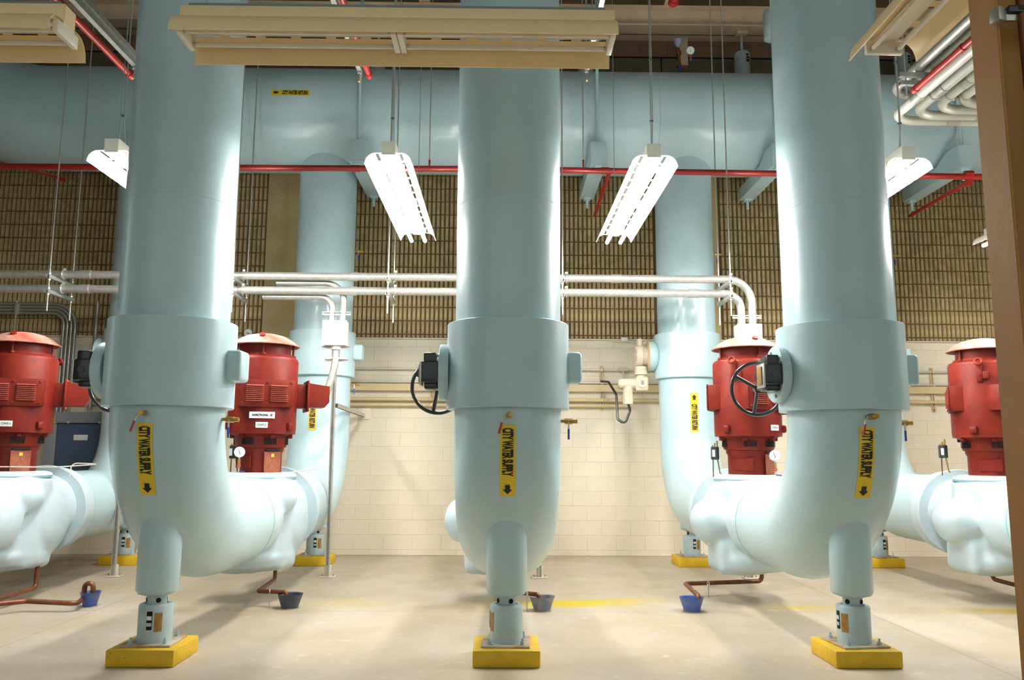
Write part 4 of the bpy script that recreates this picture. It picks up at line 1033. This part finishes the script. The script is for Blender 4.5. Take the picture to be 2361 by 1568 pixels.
# rack of white conduits bending at the top right
zc_ = 4.68; t0_ = 3.79
for lay, (dz, nn) in enumerate(((0, 4), (.27, 4))):
    for k in range(nn):
        xk = t0_+.02+k*.14; yk = 7.53-k*.135
        cp = [((xk, yk-.55-.02*k, zc_+dz), (0, 1, 0)), ((xk+.62+.06*k, yk, zc_+dz), (1, 0, 0))]
        conduit('bent_conduit', [(xk, 2.3, zc_+dz), (xk, yk, zc_+dz), (9.2, yk, zc_+dz)], .045, 'emt' if lay == 0 else 'galv',
                (['outermost', 'second', 'third', 'innermost'][k]+' white conduit bend in the '+('lower' if lay == 0 else 'upper')+' layer at the top right'), .24, cp, 'bent conduits at the top right')
for y, lb in ((6.95, 'nearer the bends'), (4.9, 'hidden behind the tan column')):
    t = thing('conduit_trapeze', 'double strut carrying the white conduit bends, '+lb, 'hanger', (t0_, y, zc_+.1), 'struts under the bent conduits')
    b = MB(); channel(b, (t0_-.16, y, zc_+.09), (t0_+.9, y, zc_+.09)); b.build('strut', 'strut', t)
    b = MB(); channel(b, (t0_-.16, y, zc_+.17), (t0_+.9, y, zc_+.17)); b.build('strut', 'strut', t)
    for dx in (-.10, .80):
        MB().cyl((t0_+dx, y, zc_-.02), (t0_+dx, y, ZC-.02), .009, n=8).build('threaded_rod', 'galv', t)
    for k in range(4): MB().torus((t0_+.02+k*.14, y, zc_), (0, 1, 0), .049, .007, 18, 6).build('pipe_clamp', 'galv', t)

# ================================================================== COLUMN AT THE RIGHT
cx_, cy_ = at(2231, 0, 2.755).x, 2.675
t = thing('steel_column', 'tan painted steel column at the right edge, nearest the camera', 'column', (cx_+.15, cy_, 0))
def slab(a, b_, c, d_): return MB().cbox(((a+b_)/2, (c+d_)/2, ZC/2), (b_-a, d_-c, ZC-.02), .003, 1)
slab(cx_, cx_+.011, 2.60, 2.755).build('flange', 'column', t)
slab(cx_+.011, cx_+.150, 2.672, 2.680).build('web', 'column', t)
slab(cx_+.150, cx_+.161, 2.60, 2.755).build('flange', 'column', t)
pc = at(2352, 40, 2.57)
t = thing('copper_riser', 'dark copper pipe clipped to the tan column at the top right', 'pipe', (pc.x, 2.57, 2.2))
MB().tube([(pc.x+.012, 2.57, 2.05), (pc.x, 2.57, 3.9)], .015, 14).build('copper_run', 'copper', t)
pq = at(2318, 38, 2.57)
b = MB(); channel(b, (pq.x-.03, 2.592, pq.z-.005), (pq.x+.16, 2.592, pq.z-.005), .03, .03, Vector((0, -.3, 1)).normalized()); b.build('clip_strut', 'galv', t)
MB().cbox((pq.x-.020, 2.58, pq.z+.008), (.034, .04, .050), .003, rz=.3).build('beam_clamp', 'galv', t)
MB().cbox((pq.x+.040, 2.57, pq.z+.022), (.07, .035, .026), .005).torus((pc.x, 2.57, pq.z+.022), (0, 0, 1), .019, .006, 18, 6).build('pipe_clamp', 'black', t)

# ================================================================== LIGHT FITTINGS
def fixture(label, loc, L=2.44, lit=False, grp='', strutt=False, topmat='fixdust'):
    """two-tube industrial fluorescent with slotted reflector, along local Y, centred on loc"""
    x, y, z = loc; t = thing('fluorescent_fixture', label, 'light fixture', loc, grp); h = L/2
    outm, inm = ('fixin', 'fixin') if lit else ('fix', 'fixin')
    MB().cbox((x, y, z+.146), (.12, L, .105), .006).build('ballast_housing', outm, t)
    for e in (-1, 1):
        MB().box((x, y+e*(h+.001), z+.146), (.11, .002, .095)).build('end_plate', outm, t)
    prof = [(.058, .098), (.082, .098)], [(.112, .098), (.135, .092), (.160, .075), (.182, .045), (.194, .010), (.197, -.022), (.203, -.024)]
    if lit: prof = prof[0], [(.112, .098), (.135, .093), (.160, .078), (.180, .055), (.190, .030), (.194, .012), (.200, .010)]
    tz = .004 if lit else .032
    for s in (-1, 1):
        w_ = MB(); vs = []; fs = []
        pr = prof[1]; th = .003
        full = pr+[(a-th if k else a, b_-th) for k, (a, b_) in reversed(list(enumerate(pr)))]
        w_.prism([(s*a, b_) for a, b_ in full], (x, y-h, z), (1, 0, 0), (0, 0, 1), (0, L, 0))
        # slotted strip between housing and wing
        ns = 12; pitch_ = L/ns
        for k in range(ns+1):
            c0 = -h+k*pitch_; ln = pitch_*(.16 if lit else .28)
            a0, a1 = max(-h, c0-ln/2), min(h, c0+ln/2)
            w_.box((x+s*.097, y+(a0+a1)/2, z+.0965), (.034, a1-a0, .003))
        w_.box((x+s*.069, y, z+.0965), (.024, L, .003))
        w_.build('reflector_wing', inm if lit else 'fix', t)
        for half in (-1, 1):
            c = y+half*h/2
            ei = .004 if lit else .05
            MB().cyl((x+s*.075, c-h/2+ei, z+tz), (x+s*.075, c+h/2-ei, z+tz), .014 if not lit else .019, n=14).build('fluorescent_tube', 'tubeon' if lit else 'tubeoff', t)
            for e in (() if lit else (-1, 1)):
                MB().cyl((x+s*.075, c+e*(h/2-.05), z+tz), (x+s*.075, c+e*(h/2-.035), z+tz), .016, n=12).build('tube_cap', 'galv', t)
    for yy in (-h+.017, -.018, .018, h-.017):
        if lit: MB().cbox((x, y+yy*.82, z+.060), (.215, .032, .040), .005).build('lamp_socket', 'fixin', t)
        else: MB().cbox((x, y+yy, z+.045), (.215, .032, .075), .005).build('lamp_socket', 'fixin', t)
    MB().box((x, y, z+.085), (.118, L, .012)).build('channel_cover', inm, t)
    if strutt:
        b = MB(); channel(b, (x, y-h+.05, z+.199), (x, y+h-.03, z+.199), .041, .035); b.build('support_channel', 'grey', t)
    for yy in (-h+.12, h-.12):
        MB().cbox((x, y+yy, z+.214), (.035, .03, .035), .004).build('hanger_clip', 'strut', t)
        MB().tube([(x, y+yy, z+.22), (x, y+yy, z+.5), (x+.005, y+yy, ZC-.03)], .004, 6).build('hanging_wire', 'cable', t)
    if lit:
        MB().tube([(x+.02, y-h+.2, z+.195), (x+.018, y-h+.14, z+.42), (x+.015, y-h+.14, ZC-.03)], .005, 6).build('power_lead', 'cable', t)
        for dz in (.45, 1.0, 1.7): MB().torus((x+.008, y-h+.13, z+dz), (0, 0, 1), .014, .004, 12, 5).build('cable_tie', 'black', t)
    return t
ZL = 3.755; YL0 = 6.36; LL = 2.44
lf = fixture('lit lamp left of the centre pipe', (-.945, YL0+LL/2, ZL), LL, True, 'lit lamps hanging in a row')
for x, lb in ((1.245, 'lit lamp right of the centre pipe'), (3.36, 'lit lamp at the right edge of the right pipe'), (-3.21, 'lit lamp at the left edge of the left pipe'), (5.50, 'lit lamp whose far end peeps out behind the tan column')):
    dup(lf, (x, YL0+LL/2, ZL), lb, None)
uf = fixture('long unlit cream lamp across the top, in front of the centre pipe', (at(920, 80, 4.30).x, 4.30, 3.695), LL, False, 'unlit cream lamps', True)
uf.rotation_euler = (0, 0, PI/2)
u2 = dup(uf, (at(158, 80, 4.30).x-LL/2, 4.30, 3.695), 'unlit cream lamp cut by the top left corner', PI/2)
p = at(2035, 128, 4.42); dup(uf, (p.x, 4.42-LL/2, 3.72), 'unlit cream lamp with two tubes at the top right, running towards the camera', 0)
